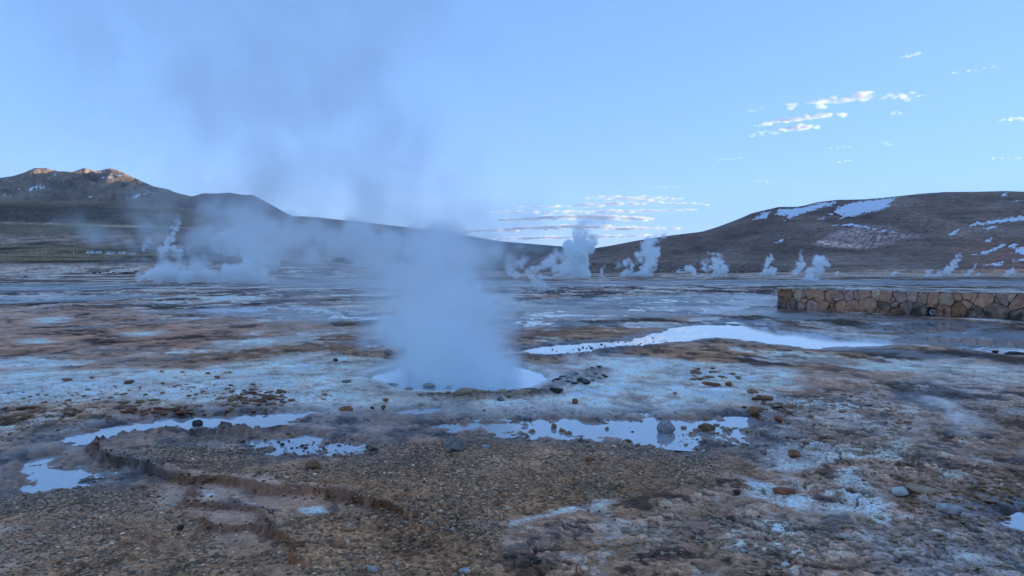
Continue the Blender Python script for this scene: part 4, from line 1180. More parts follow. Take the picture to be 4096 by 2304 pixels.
# crumbled crust along the muddy ledges
for i, (pts, n) in enumerate((([(391, 1794), (380, 1821), (451, 1851), (587, 1881), (728, 1930), (788, 1944), (897, 1938), (1087, 1987), (1304, 1993), (1463, 2019), (1599, 2052)], 170), ([(788, 1952), (783, 2006), (750, 2033), (870, 2033), (1033, 2050), (1087, 2071), (1060, 2126), (1130, 2153), (1201, 2251)], 120),
                              ([(804, 2093), (848, 2118), (924, 2128), (1043, 2115)], 60))):
    for (px, py) in zip(*[np.interp(np.linspace(0, len(pts) - 1, n), np.arange(len(pts)), [q[k] for q in pts]) for k in (0, 1)]):
        px += rng.normal() * 16; py += rng.normal() * 9
        scatter(1, [(px - 2, py - 2), (px + 2, py - 2), (px + 2, py + 2), (px - 2, py + 2)], 5, 18, 0.5, M_CRUMB, None, None, int(px * 7 + py))
for mname, parts in CHIPS.items():
    VV = np.concatenate([p[0] for p in parts]); off = 0; FF = []
    for p in parts:
        FF.append(p[1] + off); off += len(p[0])
    o = mesh_from('stone_chips', VV, np.concatenate(FF), bpy.data.materials[mname])
    tag(o, 'small chips and crumbs of crust strewn over the ground', kind='stuff')

# gravel: far too many to count
def gravel(n, seed, dmin, dmax, rmin, rmax, sub, amin, amax, pick=None):
    rs = np.random.RandomState(seed)
    r = np.sqrt(rs.rand(n) * (dmax ** 2 - dmin ** 2) + dmin ** 2); a = R(amin) + rs.rand(n) * R(amax - amin)
    x, y = r * np.sin(a), r * np.cos(a)
    h, c, ro, gw = field(x, y)
    keep = rs.rand(n) < np.clip(0.06 + gw * 1.1, 0, 1) * np.clip(0.55 + 0.9 * fbm(x * 1.3, y * 1.3, 3, 44), 0.05, 1)
    keep &= h > -0.05
    x, y, h = x[keep], y[keep], h[keep]
    m = len(x)
    V, F = ICO[sub]
    s = rmin + (rmax - rmin) * rs.rand(m) ** 3
    T = rs.rand(m) * 6.28
    sc = np.stack([s * (0.8 + 0.5 * rs.rand(m)), s * (0.65 + 0.4 * rs.rand(m)), s * (0.22 + 0.22 * rs.rand(m))], 1)
    jit = 1 + 0.22 * rs.normal(size=(6, len(V)))
    W = V[None] * jit[rs.randint(6, size=m)][:, :, None] * sc[:, None, :]
    ct, st = np.cos(T)[:, None], np.sin(T)[:, None]
    X = W[:, :, 0] * ct - W[:, :, 1] * st + x[:, None]; Y = W[:, :, 0] * st + W[:, :, 1] * ct + y[:, None]
    Z = W[:, :, 2] + (h + sc[:, 2] * 0.25)[:, None]
    VV = np.stack([X, Y, Z], -1).reshape(-1, 3)
    FF = (F[None] + (np.arange(m) * len(V))[:, None, None]).reshape(-1, 3)
    t = 0.26 + 1.0 * rs.rand(m) ** 1.9 + (rs.rand(m) < 0.05) * 0.9
    hue = rs.rand(m)[:, None]
    cc = t[:, None] * (hue * np.array([0.58, 0.32, 0.165]) + (1 - hue) * np.array([0.64, 0.44, 0.28]))
    return VV, FF, np.repeat(cc, len(V), 0)


def gravel_material():
    m, nt, p = new_mat('gravel')
    at = N(nt, 'ShaderNodeAttribute', attribute_name='col')
    geo = N(nt, 'ShaderNodeNewGeometry')
    n = N(nt, 'ShaderNodeTexNoise'); n.inputs['Scale'].default_value = 120; n.inputs['Detail'].default_value = 4
    nt.links.new(geo.outputs['Position'], n.inputs['Vector'])
    r = N(nt, 'ShaderNodeMapRange'); r.inputs['From Min'].default_value = 0.3; r.inputs['From Max'].default_value = 0.7; r.inputs['To Min'].default_value = 0.7; r.inputs['To Max'].default_value = 1.3
    nt.links.new(n.outputs['Fac'], r.inputs['Value'])
    sc = N(nt, 'ShaderNodeVectorMath', operation='SCALE')
    nt.links.new(at.outputs['Color'], sc.inputs[0]); nt.links.new(r.outputs['Result'], sc.inputs['Scale'])
    nt.links.new(sc.outputs[0], p.inputs['Base Color'])
    p.inputs['Roughness'].default_value = 0.7
    p.inputs['Specular IOR Level'].default_value = 0.2
    return m


parts = [gravel(110000, 21, 3.2, 7.4, 0.006, 0.015, 1, -40, 40), gravel(3500, 22, 3.2, 8.5, 0.010, 0.024, 2, -40, 40)]
VV = np.concatenate([p[0] for p in parts]); off = 0; FF = []
for p in parts:
    FF.append(p[1] + off); off += len(p[0])
o = mesh_from('gravel', VV, np.concatenate(FF), gravel_material())
add_attr(o, 'col', np.concatenate([p[2] for p in parts]))
tag(o, 'loose brown and grey gravel over the foreground mud', kind='stuff')
print('TRIS gravel', len(o.data.polygons))

# ------------------------------------------------------------------ stone wall
WA = np.array([10.97, 30.2]); WB = np.array([16.14, 23.05])
W_DIR = (WB - WA) / np.linalg.norm(WB - WA)
W_LEN, W_H, W_T = 13.5, 0.875, 0.42
W_ROT = math.atan2(W_DIR[1], W_DIR[0])


def clip_poly(P, nx, ny, c):
    """keep the part of polygon P with nx*x + ny*y <= c"""
    out = []
    for i in range(len(P)):
        a, b = P[i], P[(i + 1) % len(P)]
        da, db = nx * a[0] + ny * a[1] - c, nx * b[0] + ny * b[1] - c
        if da <= 0: out.append(a)
        if (da < 0 < db) or (db < 0 < da):
            t = da / (da - db)
            out.append((a[0] + t * (b[0] - a[0]), a[1] + t * (b[1] - a[1])))
    return out


def wall_cells():
    rs = np.random.RandomState(5)
    # stones seen in the photo (metres along the wall, height), then more of the same beyond the frame
    pts = []
    top = [0.1, 0.5, 1.02, 1.47, 1.85, 2.32, 2.60, 3.05, 3.42, 3.72, 4.10, 4.52, 5.02, 5.43, 5.72, 6.12, 6.42, 6.62, 6.88, 7.22, 7.72, 8.25]
    bot = [0.18, 0.62, 1.22, 1.62, 2.05, 2.40, 2.78, 3.22, 3.83, 4.42, 4.85, 5.20, 5.62, 5.98, 6.42, 6.95, 7.50, 8.05]
    k = 8.7
    while k < W_LEN:
        top.append(k); bot.append(k + 0.15 * rs.rand()); k += 0.36 + 0.3 * rs.rand()
    for t in top: pts.append((t + 0.05 * rs.normal(), 0.64 + 0.08 * rs.normal(), 1))
    for t in bot: pts.append((t + 0.05 * rs.normal(), 0.24 + 0.08 * rs.normal() if abs(t - 3.83) > 0.1 else 0.30, 0))
    for t in np.arange(0.3, W_LEN, 0.55): pts.append((t + 0.2 * rs.normal(), rs.choice([0.42, 0.82, 0.08, 0.55]) + 0.04 * rs.normal(), 2))
    for t in (0.82, 1.28, 1.66, 2.18, 2.55, 2.9, 4.72, 5.2, 5.9, 6.3, 6.55, 6.75, 7.0, 7.45, 8.0): pts.append((t + 0.05 * rs.normal(), 0.45 + 0.06 * rs.normal() if rs.rand() < 0.4 else 0.80, 2))
    WT = [(-0.012 if q[2] == 2 else 0.02 + 0.022 * rs.normal() + (0.05 if abs(q[0] - 3.83) < 0.2 and q[2] == 0 else 0)) for q in pts]
    cells = []
    for i, (ax, ay, r) in enumerate(pts):
        P = [(0.0, 0.0), (W_LEN, 0.0), (W_LEN, W_H - 0.03), (0.0, W_H - 0.03)]
        wa = WT[i]
        for j, (bx, by, r2) in enumerate(pts):
            if i == j or abs(bx - ax) > 2: continue
            wb = WT[j]
            nx, ny = bx - ax, by - ay
            c = (bx * bx + by * by - ax * ax - ay * ay + wa - wb) / 2
            P = clip_poly(P, nx, ny, c)
            if len(P) < 3: break
        if len(P) >= 3: cells.append((P, (ax, ay, r)))
    return cells


M_MORTAR = mat_rock('dark_mortar', (0.14, 0.105, 0.08), (0.30, 0.23, 0.18), 0.9, 8, 0.4, 0.0)
M_COPING = mat_rock('pale_coping', (0.40, 0.34, 0.28), (0.60, 0.52, 0.44), 0.85, 6, 0.3, 0.05)


def wall_stone_mat(name, c1, c2, stain):
    m = mat_rock(name, c1, c2, 0.8, 5.5, 0.8, 0.22, detail_mm=0.04)
    nt = m.node_tree; p = nt.nodes['Principled BSDF']
    src = p.inputs['Base Color'].links[0].from_socket
    # lichen, salt and damp staining, stronger low on the wall
    geo = N(nt, 'ShaderNodeNewGeometry'); sx = N(nt, 'ShaderNodeSeparateXYZ'); nt.links.new(geo.outputs['Position'], sx.inputs[0])
    n = N(nt, 'ShaderNodeTexNoise'); n.inputs['Scale'].default_value = 2.6; n.inputs['Detail'].default_value = 7; n.inputs['Roughness'].default_value = 0.7
    nt.links.new(geo.outputs['Position'], n.inputs['Vector'])
    a = N(nt, 'ShaderNodeMath', operation='MULTIPLY_ADD'); nt.links.new(sx.outputs['Z'], a.inputs[0]); a.inputs[1].default_value = -0.42; a.inputs[2].default_value = stain
    b = N(nt, 'ShaderNodeMath', operation='ADD'); nt.links.new(a.outputs[0], b.inputs[0]); nt.links.new(n.outputs['Fac'], b.inputs[1])
    r = N(nt, 'ShaderNodeMapRange', interpolation_type='SMOOTHSTEP'); r.inputs['From Min'].default_value = 0.58; r.inputs['From Max'].default_value = 0.78
    nt.links.new(b.outputs[0], r.inputs['Value'])
    mx = N(nt, 'ShaderNodeMix', data_type='RGBA'); nt.links.new(r.outputs['Result'], mx.inputs['Factor']); nt.links.new(src, mx.inputs['A']); mx.inputs['B'].default_value = (0.085, 0.060, 0.044, 1)
    n2 = N(nt, 'ShaderNodeTexNoise'); n2.inputs['Scale'].default_value = 11; n2.inputs['Detail'].default_value = 6; n2.inputs['Roughness'].default_value = 0.75
    nt.links.new(geo.outputs['Position'], n2.inputs['Vector'])
    r2 = N(nt, 'ShaderNodeMapRange', interpolation_type='SMOOTHSTEP'); r2.inputs['From Min'].default_value = 0.62; r2.inputs['From Max'].default_value = 0.72
    nt.links.new(n2.outputs['Fac'], r2.inputs['Value'])
    f = N(nt, 'ShaderNodeMath', operation='MULTIPLY'); nt.links.new(r.outputs['Result'], f.inputs[0]); nt.links.new(r2.outputs['Result'], f.inputs[1])
    mx2 = N(nt, 'ShaderNodeMix', data_type='RGBA'); nt.links.new(f.outputs[0], mx2.inputs['Factor']); nt.links.new(mx.outputs['Result'], mx2.inputs['A']); mx2.inputs['B'].default_value = (0.55, 0.54, 0.50, 1)
    nt.links.new(mx2.outputs['Result'], p.inputs['Base Color'])
    return m


WALL_MATS = [wall_stone_mat('tan_wall_stone', (0.44, 0.205, 0.115), (0.64, 0.33, 0.20), 0.17), wall_stone_mat('mauve_wall_stone', (0.42, 0.225, 0.165), (0.60, 0.36, 0.27), 0.17),
             wall_stone_mat('rusty_wall_stone', (0.30, 0.135, 0.06), (0.50, 0.25, 0.12), 0.12), wall_stone_mat('yellow_wall_stone', (0.54, 0.31, 0.185), (0.70, 0.45, 0.29), 0.14),
             wall_stone_mat('dark_wall_stone', (0.27, 0.155, 0.11), (0.46, 0.28, 0.20), 0.24)]


def build_wall():
    z0 = -0.06
    root = empty('stone_wall', (WA[0], WA[1], z0), W_ROT)
    tag(root, 'low rough stone wall with pale coping on the dark flat at right', 'wall')
    H = W_H - z0
    # core with recessed joints (local: x along the wall, -y towards the camera side)
    bm = bmesh.new()
    hole = 6.02
    for (x0, x1, a, b) in ((0.02, hole - 0.15, 0, H - 0.04), (hole + 0.15, W_LEN - 0.02, 0, H - 0.04), (hole - 0.15, hole + 0.15, 0.36, H - 0.04)):
        v = bmesh.ops.create_cube(bm, size=1)['verts']
        bmesh.ops.scale(bm, vec=(x1 - x0, W_T - 0.1, b - a), verts=v)
        bmesh.ops.translate(bm, vec=((x0 + x1) / 2, W_T / 2, (a + b) / 2), verts=v)
    bm_obj('mortar_core', bm, M_MORTAR, root)
    rs = np.random.RandomState(8)
    for P, (ax, ay, r) in wall_cells():
        P = np.array(P)
        if len(P) < 3: continue
        # the opening of the drain
        c = P.mean(0)
        if abs(ax - 5.98) < 0.19 and r == 0:
            P[:, 1] = np.maximum(P[:, 1], 0.30)
        area = 0.5 * abs(np.sum(P[:, 0] * np.roll(P[:, 1], -1) - P[:, 1] * np.roll(P[:, 0], -1)))
        if area < 0.004: continue
        # finer outline with chipped corners
        Q = []
        for i in range(len(P)):
            a, b = P[i], P[(i + 1) % len(P)]
            m = max(1, int(np.linalg.norm(b - a) / 0.11))
            for k in range(m): Q.append(a + (b - a) * k / m)
        Q = np.array(Q)
        Q = 0.84 * Q + 0.08 * (np.roll(Q, 1, 0) + np.roll(Q, -1, 0)) + 0.006 * rs.normal(size=Q.shape)
        if abs(ax - 5.98) < 0.19 and r == 0: Q[:, 1] = np.maximum(Q[:, 1], 0.32)
        c = Q.mean(0)
        d = Q - c; L = np.linalg.norm(d, axis=1)[:, None]
        Q = c + d * np.maximum(0.4, (L - 0.005 - 0.010 * rs.rand(len(Q))[:, None] ** 2) / L)
        n = len(Q)
        proud = 0.02 + 0.035 * rs.rand()
        V = []; F = []
        for sc, dep in ((1.0, 0.10), (1.0, -proud * 0.5), (0.95, -proud * 0.95), (0.6, -proud)):
            for q in Q:
                w = c + (q - c) * sc
                y = dep if dep > 0 else dep + 0.014 * rs.normal() * (sc < 1)
                V.append((w[0], y, w[1] - z0 if w[1] > 0.015 else 0.0))
        V.append((c[0], -proud + 0.008 * rs.normal(), c[1] - z0))
        for ring in range(3):
            for i in range(n):
                j = (i + 1) % n
                F.append((ring * n + i, ring * n + j, (ring + 1) * n + j, (ring + 1) * n + i))
        for i in range(n): F.append((3 * n + i, 3 * n + (i + 1) % n, 4 * n))
        up = c[1] > 0.42
        k = rs.choice([0, 0, 1, 1, 2, 3], 1)[0] if up else rs.choice([0, 2, 4, 4, 4, 1], 1)[0]
        if abs(ax - 3.83) < 0.2 and r == 0: k = 0
        if abs(ax - 1.02) < 0.05 and r == 1: k = 3
        if abs(ax - 0.5) < 0.05 and r == 1: k = 2
        o = mesh_from('stone', V, F, WALL_MATS[k], root, smooth=False)
        if abs(ax - 3.83) < 0.2 and r == 0: o['label'] = 'large rounded tan stone with swirled grain'
        if abs(ax - 1.02) < 0.05 and r == 1: o['label'] = 'pale yellow stone with a triangular face'
    # end face stones at the left end and back face stones, plainer
    for (zc, hh) in ((0.25, 0.42), (0.69, 0.40)):
        bm = bmesh.new(); v = bmesh.ops.create_cube(bm, size=1)['verts']
        bmesh.ops.scale(bm, vec=(0.07, W_T * 0.9, hh), verts=v); bmesh.ops.translate(bm, vec=(0.012, W_T / 2 + 0.03, zc), verts=v)
        bmesh.ops.bevel(bm, geom=bm.edges[:], offset=0.02, segments=2, affect='EDGES')
        bm_obj('stone', bm, WALL_MATS[2 if zc > 0.5 else 4], root)
    k = 0.05
    while k < W_LEN - 0.4:
        w = 0.4 + 0.25 * rs.rand()
        for (zc, hh) in ((0.25, 0.43), (0.69, 0.40)):
            bm = bmesh.new(); v = bmesh.ops.create_cube(bm, size=1)['verts']
            bmesh.ops.scale(bm, vec=(w - 0.03, 0.08, hh), verts=v); bmesh.ops.translate(bm, vec=(k + w / 2, W_T - 0.03, zc), verts=v)
            bmesh.ops.bevel(bm, geom=bm.edges[:], offset=0.02, segments=1, affect='EDGES')
            bm_obj('stone', bm, WALL_MATS[rs.randint(5)], root)
        k += w
    bm = bmesh.new(); v = bmesh.ops.create_cube(bm, size=1)['verts']
    bmesh.ops.scale(bm, vec=(W_LEN + 0.04, W_T + 0.02, 0.035), verts=v); bmesh.ops.translate(bm, vec=(W_LEN / 2, W_T / 2, H - 0.018), verts=v)
    bmesh.ops.subdivide_edges(bm, edges=[e for e in bm.edges if abs(e.verts[0].co.x - e.verts[1].co.x) > 1], cuts=70)
    for q in bm.verts: q.co.z += 0.022 * rs.normal() - 0.006; q.co.y += 0.02 * rs.normal()
    bm_obj('coping', bm, M_COPING, root)
    # drain pipe in its opening
    V = []; F = []; n = 20
    for (rad, y) in ((0.085, 0.30), (0.085, 0.02), (0.070, 0.02), (0.070, 0.30)):
        for i in range(n):
            t = 2 * math.pi * i / n
            V.append((hole + 0.05 + rad * math.cos(t), y, 0.20 + rad * math.sin(t)))
    for r_ in range(3):
        for i in range(n): F.append((r_ * n + i, r_ * n + (i + 1) % n, (r_ + 1) * n + (i + 1) % n, (r_ + 1) * n + i))
    mesh_from('drain_pipe', V, F, mat_plain('pale_pipe', (0.55, 0.55, 0.52), 0.5), root)
    return root


build_wall()
# a pale stone on the coping
V, F = ICO[3]
W = lump(V, 77, 0.2, 1.3, 4, 0.5); W = W / np.abs(W).max(0) * np.array([0.10, 0.09, 0.04]); W[:, 2] -= W[:, 2].min()
q = WA + W_DIR * 2.0
o = mesh_from('stone', W, F, M_PALEST, loc=(q[0] + 0.12, q[1] + 0.1, W_H - 0.001))
tag(o, 'small white stone lying on the coping of the stone wall', 'stone')

# ------------------------------------------------------------------ far things: vans, bathhouse, people, humps
M_WHITE = mat_plain('white_paint', (0.80, 0.80, 0.80), 0.35)
M_GLASS = mat_plain('dark_window_glass', (0.02, 0.025, 0.03), 0.08)
M_TYRE = mat_plain('tyre_rubber', (0.02, 0.02, 0.02), 0.8)
M_RIM = mat_plain('wheel_rim', (0.45, 0.45, 0.46), 0.4, 0.6)
M_LAMP_ON = mat_plain('lit_headlamp', (1, 0.9, 0.7), 0.3, emit=((1.0, 0.85, 0.6), 60.0))
M_LAMP_OFF = mat_plain('headlamp_glass', (0.6, 0.62, 0.65), 0.1)
M_PANEL = mat_plain('grey_panel', (0.22, 0.21, 0.20), 0.7)


def prism(profile, half_w, taper=0.0):
    """side outline (x, z) pushed out to both sides; returns verts, faces"""
    n = len(profile); V = []
    zt = max(p[1] for p in profile)
    for s in (-1, 1):
        for (x, z) in profile:
            V.append((x, s * (half_w - taper * max(0, z - 1.0) / max(zt - 1.0, 0.1)), z))
    F = [tuple(range(n - 1, -1, -1)), tuple(range(n, 2 * n))]
    for i in range(n): F.append((i, (i + 1) % n, n + (i + 1) % n, n + i))
    return V, F


def make_van(loc, rz, label, length=5.6, height=2.5, lit=False, cat='van', name='parked_van', car=False):
    root = empty(name, loc, rz)
    tag(root, label, cat)
    L = length
    if car:
        prof = [(0, 0.35), (L, 0.35), (L, 0.85), (L - 0.25, 1.0), (L - 1.1, 1.08), (L - 1.8, height), (0.35, height), (0.02, 1.15)]
    else:
        prof = [(0, 0.35), (L, 0.35), (L, 0.95), (L - 0.2, 1.15), (L - 0.75, 1.3), (L - 1.35, height - 0.08), (L - 1.6, height), (0.15, height), (0.0, height - 0.15)]
    V, F = prism(prof, 0.98, 0.14)
    mesh_from('body', V, F, M_WHITE, root, smooth=False)
    zc0, zc1 = height * 0.56, height * 0.86
    n = 3 if car else 4
    x0, x1 = 0.35, L - (1.95 if car else 1.75)
    for s in (-1, 1):
        for i in range(n):
            a, b = x0 + (x1 - x0) * i / n + 0.05, x0 + (x1 - x0) * (i + 1) / n - 0.05
            V, F = prism([(a, zc0), (b, zc0), (b, zc1), (a, zc1)], 0.012)
            mesh_from('side_window', [(v[0], v[1] + s * (0.92 - (0.0 if v[2] < 0 else 0.0)), v[2]) for v in V], F, M_GLASS, root, smooth=False)
    xa, za, xb, zb = (L - 1.12, 1.12, L - 1.74, height - 0.08) if car else (L - 0.77, 1.36, L - 1.30, height - 0.16)
    V = [(xa + 0.03, -0.82, za), (xa + 0.03, 0.82, za), (xb + 0.03, 0.76, zb), (xb + 0.03, -0.76, zb), (xa - 0.05, -0.82, za), (xa - 0.05, 0.82, za), (xb - 0.05, 0.76, zb), (xb - 0.05, -0.76, zb)]
    mesh_from('windscreen', V, [(0, 1, 2, 3), (7, 6, 5, 4), (0, 4, 5, 1), (1, 5, 6, 2), (2, 6, 7, 3), (3, 7, 4, 0)], M_GLASS, root, smooth=False)
    for s in (-1, 1):
        for x in (0.95, L - 0.95):
            V = []; F = []
            for (r_, y) in ((0.0, s * 1.0), (0.2, s * 1.0)): pass
            for (rad, y) in ((0.36, s * 0.78), (0.36, s * 1.0), (0.22, s * 1.0)):
                for i in range(14):
                    t = 2 * math.pi * i / 14
                    V.append((x + rad * math.cos(t), y, 0.36 + rad * math.sin(t)))
            for r_ in range(2):
                for i in range(14): F.append((r_ * 14 + i, r_ * 14 + (i + 1) % 14, (r_ + 1) * 14 + (i + 1) % 14, (r_ + 1) * 14 + i))
            w = mesh_from('wheel', V, F, M_TYRE, root)
            V2 = [(x + 0.22 * math.cos(2 * math.pi * i / 14), s * 0.985, 0.36 + 0.22 * math.sin(2 * math.pi * i / 14)) for i in range(14)]
            mesh_from('rim', V2, [tuple(range(14))], M_RIM, w, smooth=False)
        V = [(L + 0.015 + a, s * 0.68 + b, 0.85 + c) for a in (-0.03, 0.02) for b in (-0.14, 0.14) for c in (-0.08, 0.08)]
        mesh_from('headlight', V, [(0, 1, 3, 2), (4, 6, 7, 5), (0, 4, 5, 1), (2, 3, 7, 6), (0, 2, 6, 4), (1, 5, 7, 3)], M_LAMP_ON if lit else M_LAMP_OFF, root, smooth=False)
    V, F = prism([(L - 0.02, 0.40), (L + 0.06, 0.40), (L + 0.06, 0.62), (L - 0.02, 0.62)], 0.95)
    mesh_from('bumper', V, F, M_PANEL, root, smooth=False)
    return root


def far_at(px, py):
    p = land_hit(px, py)
    return (p[0], p[1], ground_z(p[0], p[1]) if p[1] < 900 else p[2])


make_van(far_at(372, 1017), R(178), 'white minibus with dark windows, leftmost on the grassy rise', 4.6, 2.2)
make_van(far_at(404, 1016), R(175), 'white minibus parked nose to tail behind the leftmost minibus', 4.6, 2.2)
make_van(far_at(455, 1021), R(235), 'white van turned towards the camera, between the minibuses and the bathhouse', 4.8, 2.2)
make_van(far_at(499, 1019), R(170), 'white minibus half veiled by drifting steam right of the turned van', 4.8, 2.2)
make_van(far_at(540, 1021), R(200), 'small white car veiled by steam nearest the bathhouse', 4.4, 1.6, car=True, cat='car', name='parked_car')
make_van(far_at(2745, 1094), R(176), 'white minibus below the dark rocky bank of the right hill', 6.0, 2.4)
make_van(far_at(2414, 1091), R(268), 'van with blazing headlights on the track between steam columns', 5.0, 2.2, lit=True)

# trailer-like grey boards beside the leftmost minibus
p = far_at(410, 1016)
M_WALLB = mat_plain('pale_plaster', (0.46, 0.40, 0.33), 0.85)
M_ROOFB = mat_plain('grey_roof', (0.30, 0.29, 0.28), 0.6)
p = far_at(703, 1023)
bh = empty('bathhouse', p, R(-4))
tag(bh, 'long low pale building with a row of dark windows among steam vents', 'building')


def box(name, x0, x1, y0, y1, z0, z1, mat, parent):
    V = [(x, y, z) for x in (x0, x1) for y in (y0, y1) for z in (z0, z1)]
    return mesh_from(name, V, [(0, 1, 3, 2), (4, 6, 7, 5), (0, 4, 5, 1), (2, 3, 7, 6), (0, 2, 6, 4), (1, 5, 7, 3)], mat, parent, smooth=False)


box('wall', -7.0, 7.0, 0, 4.5, -0.5, 2.3, M_WALLB, bh)
rf = box('roof', -7.4, 7.4, -0.5, 5.0, 2.3, 2.55, M_ROOFB, bh)
for i in range(7):
    x = -5.9 + i * 1.9
    w = box('window', x - 0.62, x + 0.62, -0.06, 0.02, 1.05, 1.95, M_GLASS, bh)
    box('frame', x - 0.04, x + 0.04, -0.09, -0.061, 1.05, 1.95, M_WALLB, w)
box('door', 6.0, 6.8, -0.05, 0.02, -0.4, 1.9, M_PANEL, bh)


# people by the tall vent, far off
def person_mesh(seed):
    rs = np.random.RandomState(seed)
    bm = bmesh.new()
    st = 0.10 + 0.08 * rs.rand()
    J = {'pelvis': (0, 0, 0.92), 'chest': (0, 0.02, 1.28), 'neck': (0, 0, 1.48), 'head': (0, -0.02, 1.66), 'top': (0, -0.01, 1.76), 'lk': (st, -0.02, 0.5), 'lf': (st + 0.02, 0, 0.06), 'lt': (st + 0.03, -0.14, 0.03), 'rk': (-st, -0.03, 0.5),
         'rf': (-st - 0.02, 0.02, 0.06), 'rt': (-st - 0.03, -0.12, 0.03), 'ls': (0.19, 0, 1.40), 'le': (0.27, 0.02, 1.12), 'lh': (0.22, -0.16, 0.98), 'rs': (-0.19, 0, 1.40), 're': (-0.27, 0.03, 1.12), 'rh': (-0.24, -0.12, 0.94 + 0.3 * rs.rand())}
    rad = {'pelvis': 0.16, 'chest': 0.18, 'neck': 0.065, 'head': 0.105, 'top': 0.08, 'lk': 0.075, 'lf': 0.055, 'lt': 0.045, 'rk': 0.075, 'rf': 0.055, 'rt': 0.045, 'ls': 0.085, 'le': 0.06, 'lh': 0.045, 'rs': 0.085, 're': 0.06, 'rh': 0.045}
    E = [('pelvis', 'chest'), ('chest', 'neck'), ('neck', 'head'), ('head', 'top'), ('pelvis', 'lk'), ('lk', 'lf'), ('lf', 'lt'), ('pelvis', 'rk'), ('rk', 'rf'), ('rf', 'rt'), ('chest', 'ls'), ('ls', 'le'), ('le', 'lh'), ('chest', 'rs'), ('rs', 're'), ('re', 'rh')]
    names = list(J)
    me = bpy.data.meshes.new('person')
    me.from_pydata([J[n] for n in names], [(names.index(a), names.index(b)) for a, b in E], [])
    o = bpy.data.objects.new('person_build', me); COL.objects.link(o)
    md = o.modifiers.new('skin', 'SKIN')
    sv = me.skin_vertices[0].data
    for i, n in enumerate(names):
        sv[i].radius = (rad[n], rad[n]); sv[i].use_root = (n == 'pelvis')
    dg = bpy.context.evaluated_depsgraph_get()
    out = bpy.data.meshes.new_from_object(o.evaluated_get(dg))
    bpy.data.objects.remove(o)
    for p in out.polygons: p.use_smooth = True
    return out


COATS = [mat_plain('dark_coat', (0.03, 0.03, 0.04), 0.8), mat_plain('blue_coat', (0.04, 0.06, 0.12), 0.8), mat_plain('brown_coat', (0.08, 0.05, 0.04), 0.8), mat_plain('red_coat', (0.16, 0.04, 0.04), 0.8)]
PM = []
for k in range(4):
    me = person_mesh(k); me.materials.clear(); me.materials.append(COATS[k]); PM.append(me)
rs = np.random.RandomState(3)
for i in range(18):
    px = 832 + 60 * (i + 0.6 * rs.rand()) / 18; py = 1024.5 + 2.5 * rs.rand()
    o = bpy.data.objects.new('person', PM[rs.choice([0, 0, 1, 2, 3])]); COL.objects.link(o)
    o.location = far_at(px, py); o.rotation_euler = (0, 0, rs.rand() * 6.28); s = 0.94 + 0.12 * rs.rand(); o.scale = (s, s, s)
    tag(o, 'person in dark winter clothes in the distant crowd left of the dense steam column', 'person', 'people watching the dense steam column')
for px, lab in ((905, 'person in dark clothes standing in front of the dense steam column'), (930, 'person in dark clothes just right of the dense steam column'), (773, 'lone person on the path between bathhouse and crowd')):
    o = bpy.data.objects.new('person', PM[0]); COL.objects.link(o)
    o.location = far_at(px, 1025); o.rotation_euler = (0, 0, 1.0)
    tag(o, lab, 'person')

# dark humps on the left plain, white marker
M_HUMP = mat_rock('dark_hump', (0.03, 0.025, 0.02), (0.08, 0.06, 0.045), 0.9, 2, 0.5, 0.1)
for i, (px, py, w, h, lab) in enumerate(((378, 1092, 20, 5, 'leftmost dark hump on the left plain'), (400, 1091, 12, 5, 'small dark hump second from the left on the plain'), (430, 1087, 16, 5, 'dark hump farthest back on the left plain'),
                                         (432, 1093, 12, 4, 'small dark hump in front of the farthest hump'), (455, 1090, 16, 4, 'flat dark hump fourth from left on the plain'), (505, 1092, 50, 6, 'long dark hump chain on the left plain'),
                                         (545, 1084, 18, 4, 'dark hump at the right end of the left plain row'), (102, 1107, 22, 5, 'lone dark hump near the left edge of the plain'), (1375, 1048, 110, 20, 'broad dark green mound before the veiled slope'))):
    p = far_at(px, py + 2); D = p[1]
    V, F = ICO[3]
    W = lump(V, 40 + i, 0.3, 1.6, 0); W = W / np.abs(W).max(0) * np.array([w / FPX * D / 2, w / FPX * D / 3, h / FPX * D])
    o = mesh_from('mound', W, F, M_HUMP, loc=p)
    tag(o, lab, 'mound')
p = far_at(295, 1018)
mk = empty('marker_post', p); tag(mk, 'small white marker post on the grassy rise left of the minibuses', 'post')
box('post', -0.12, 0.12, -0.12, 0.12, -0.2, 1.6, M_WHITE, mk); box('cap', -0.2, 0.2, -0.2, 0.2, 1.6, 1.85, M_WHITE, mk)

# ------------------------------------------------------------------ steam and clouds: real volumes
def vapour_material(name, col, aniso=0.0):
    m = bpy.data.materials.new(name)
    m.use_nodes = True
    nt = m.node_tree
    for n in list(nt.nodes): nt.nodes.remove(n)
    o = nt.nodes.new('ShaderNodeOutputMaterial'); v = nt.nodes.new('ShaderNodeVolumePrincipled')
    v.inputs['Color'].default_value = (*col, 1)
    v.inputs['Density'].default_value = 1.0
    v.inputs['Anisotropy'].default_value = aniso
    nt.links.new(v.outputs['Volume'], o.inputs['Volume'])
    return m


M_STEAM = vapour_material('steam', (0.982, 1.0, 1.0), 0.3)
M_CLOUD = vapour_material('cloud', (1.0, 1.0, 1.0), 0.2)


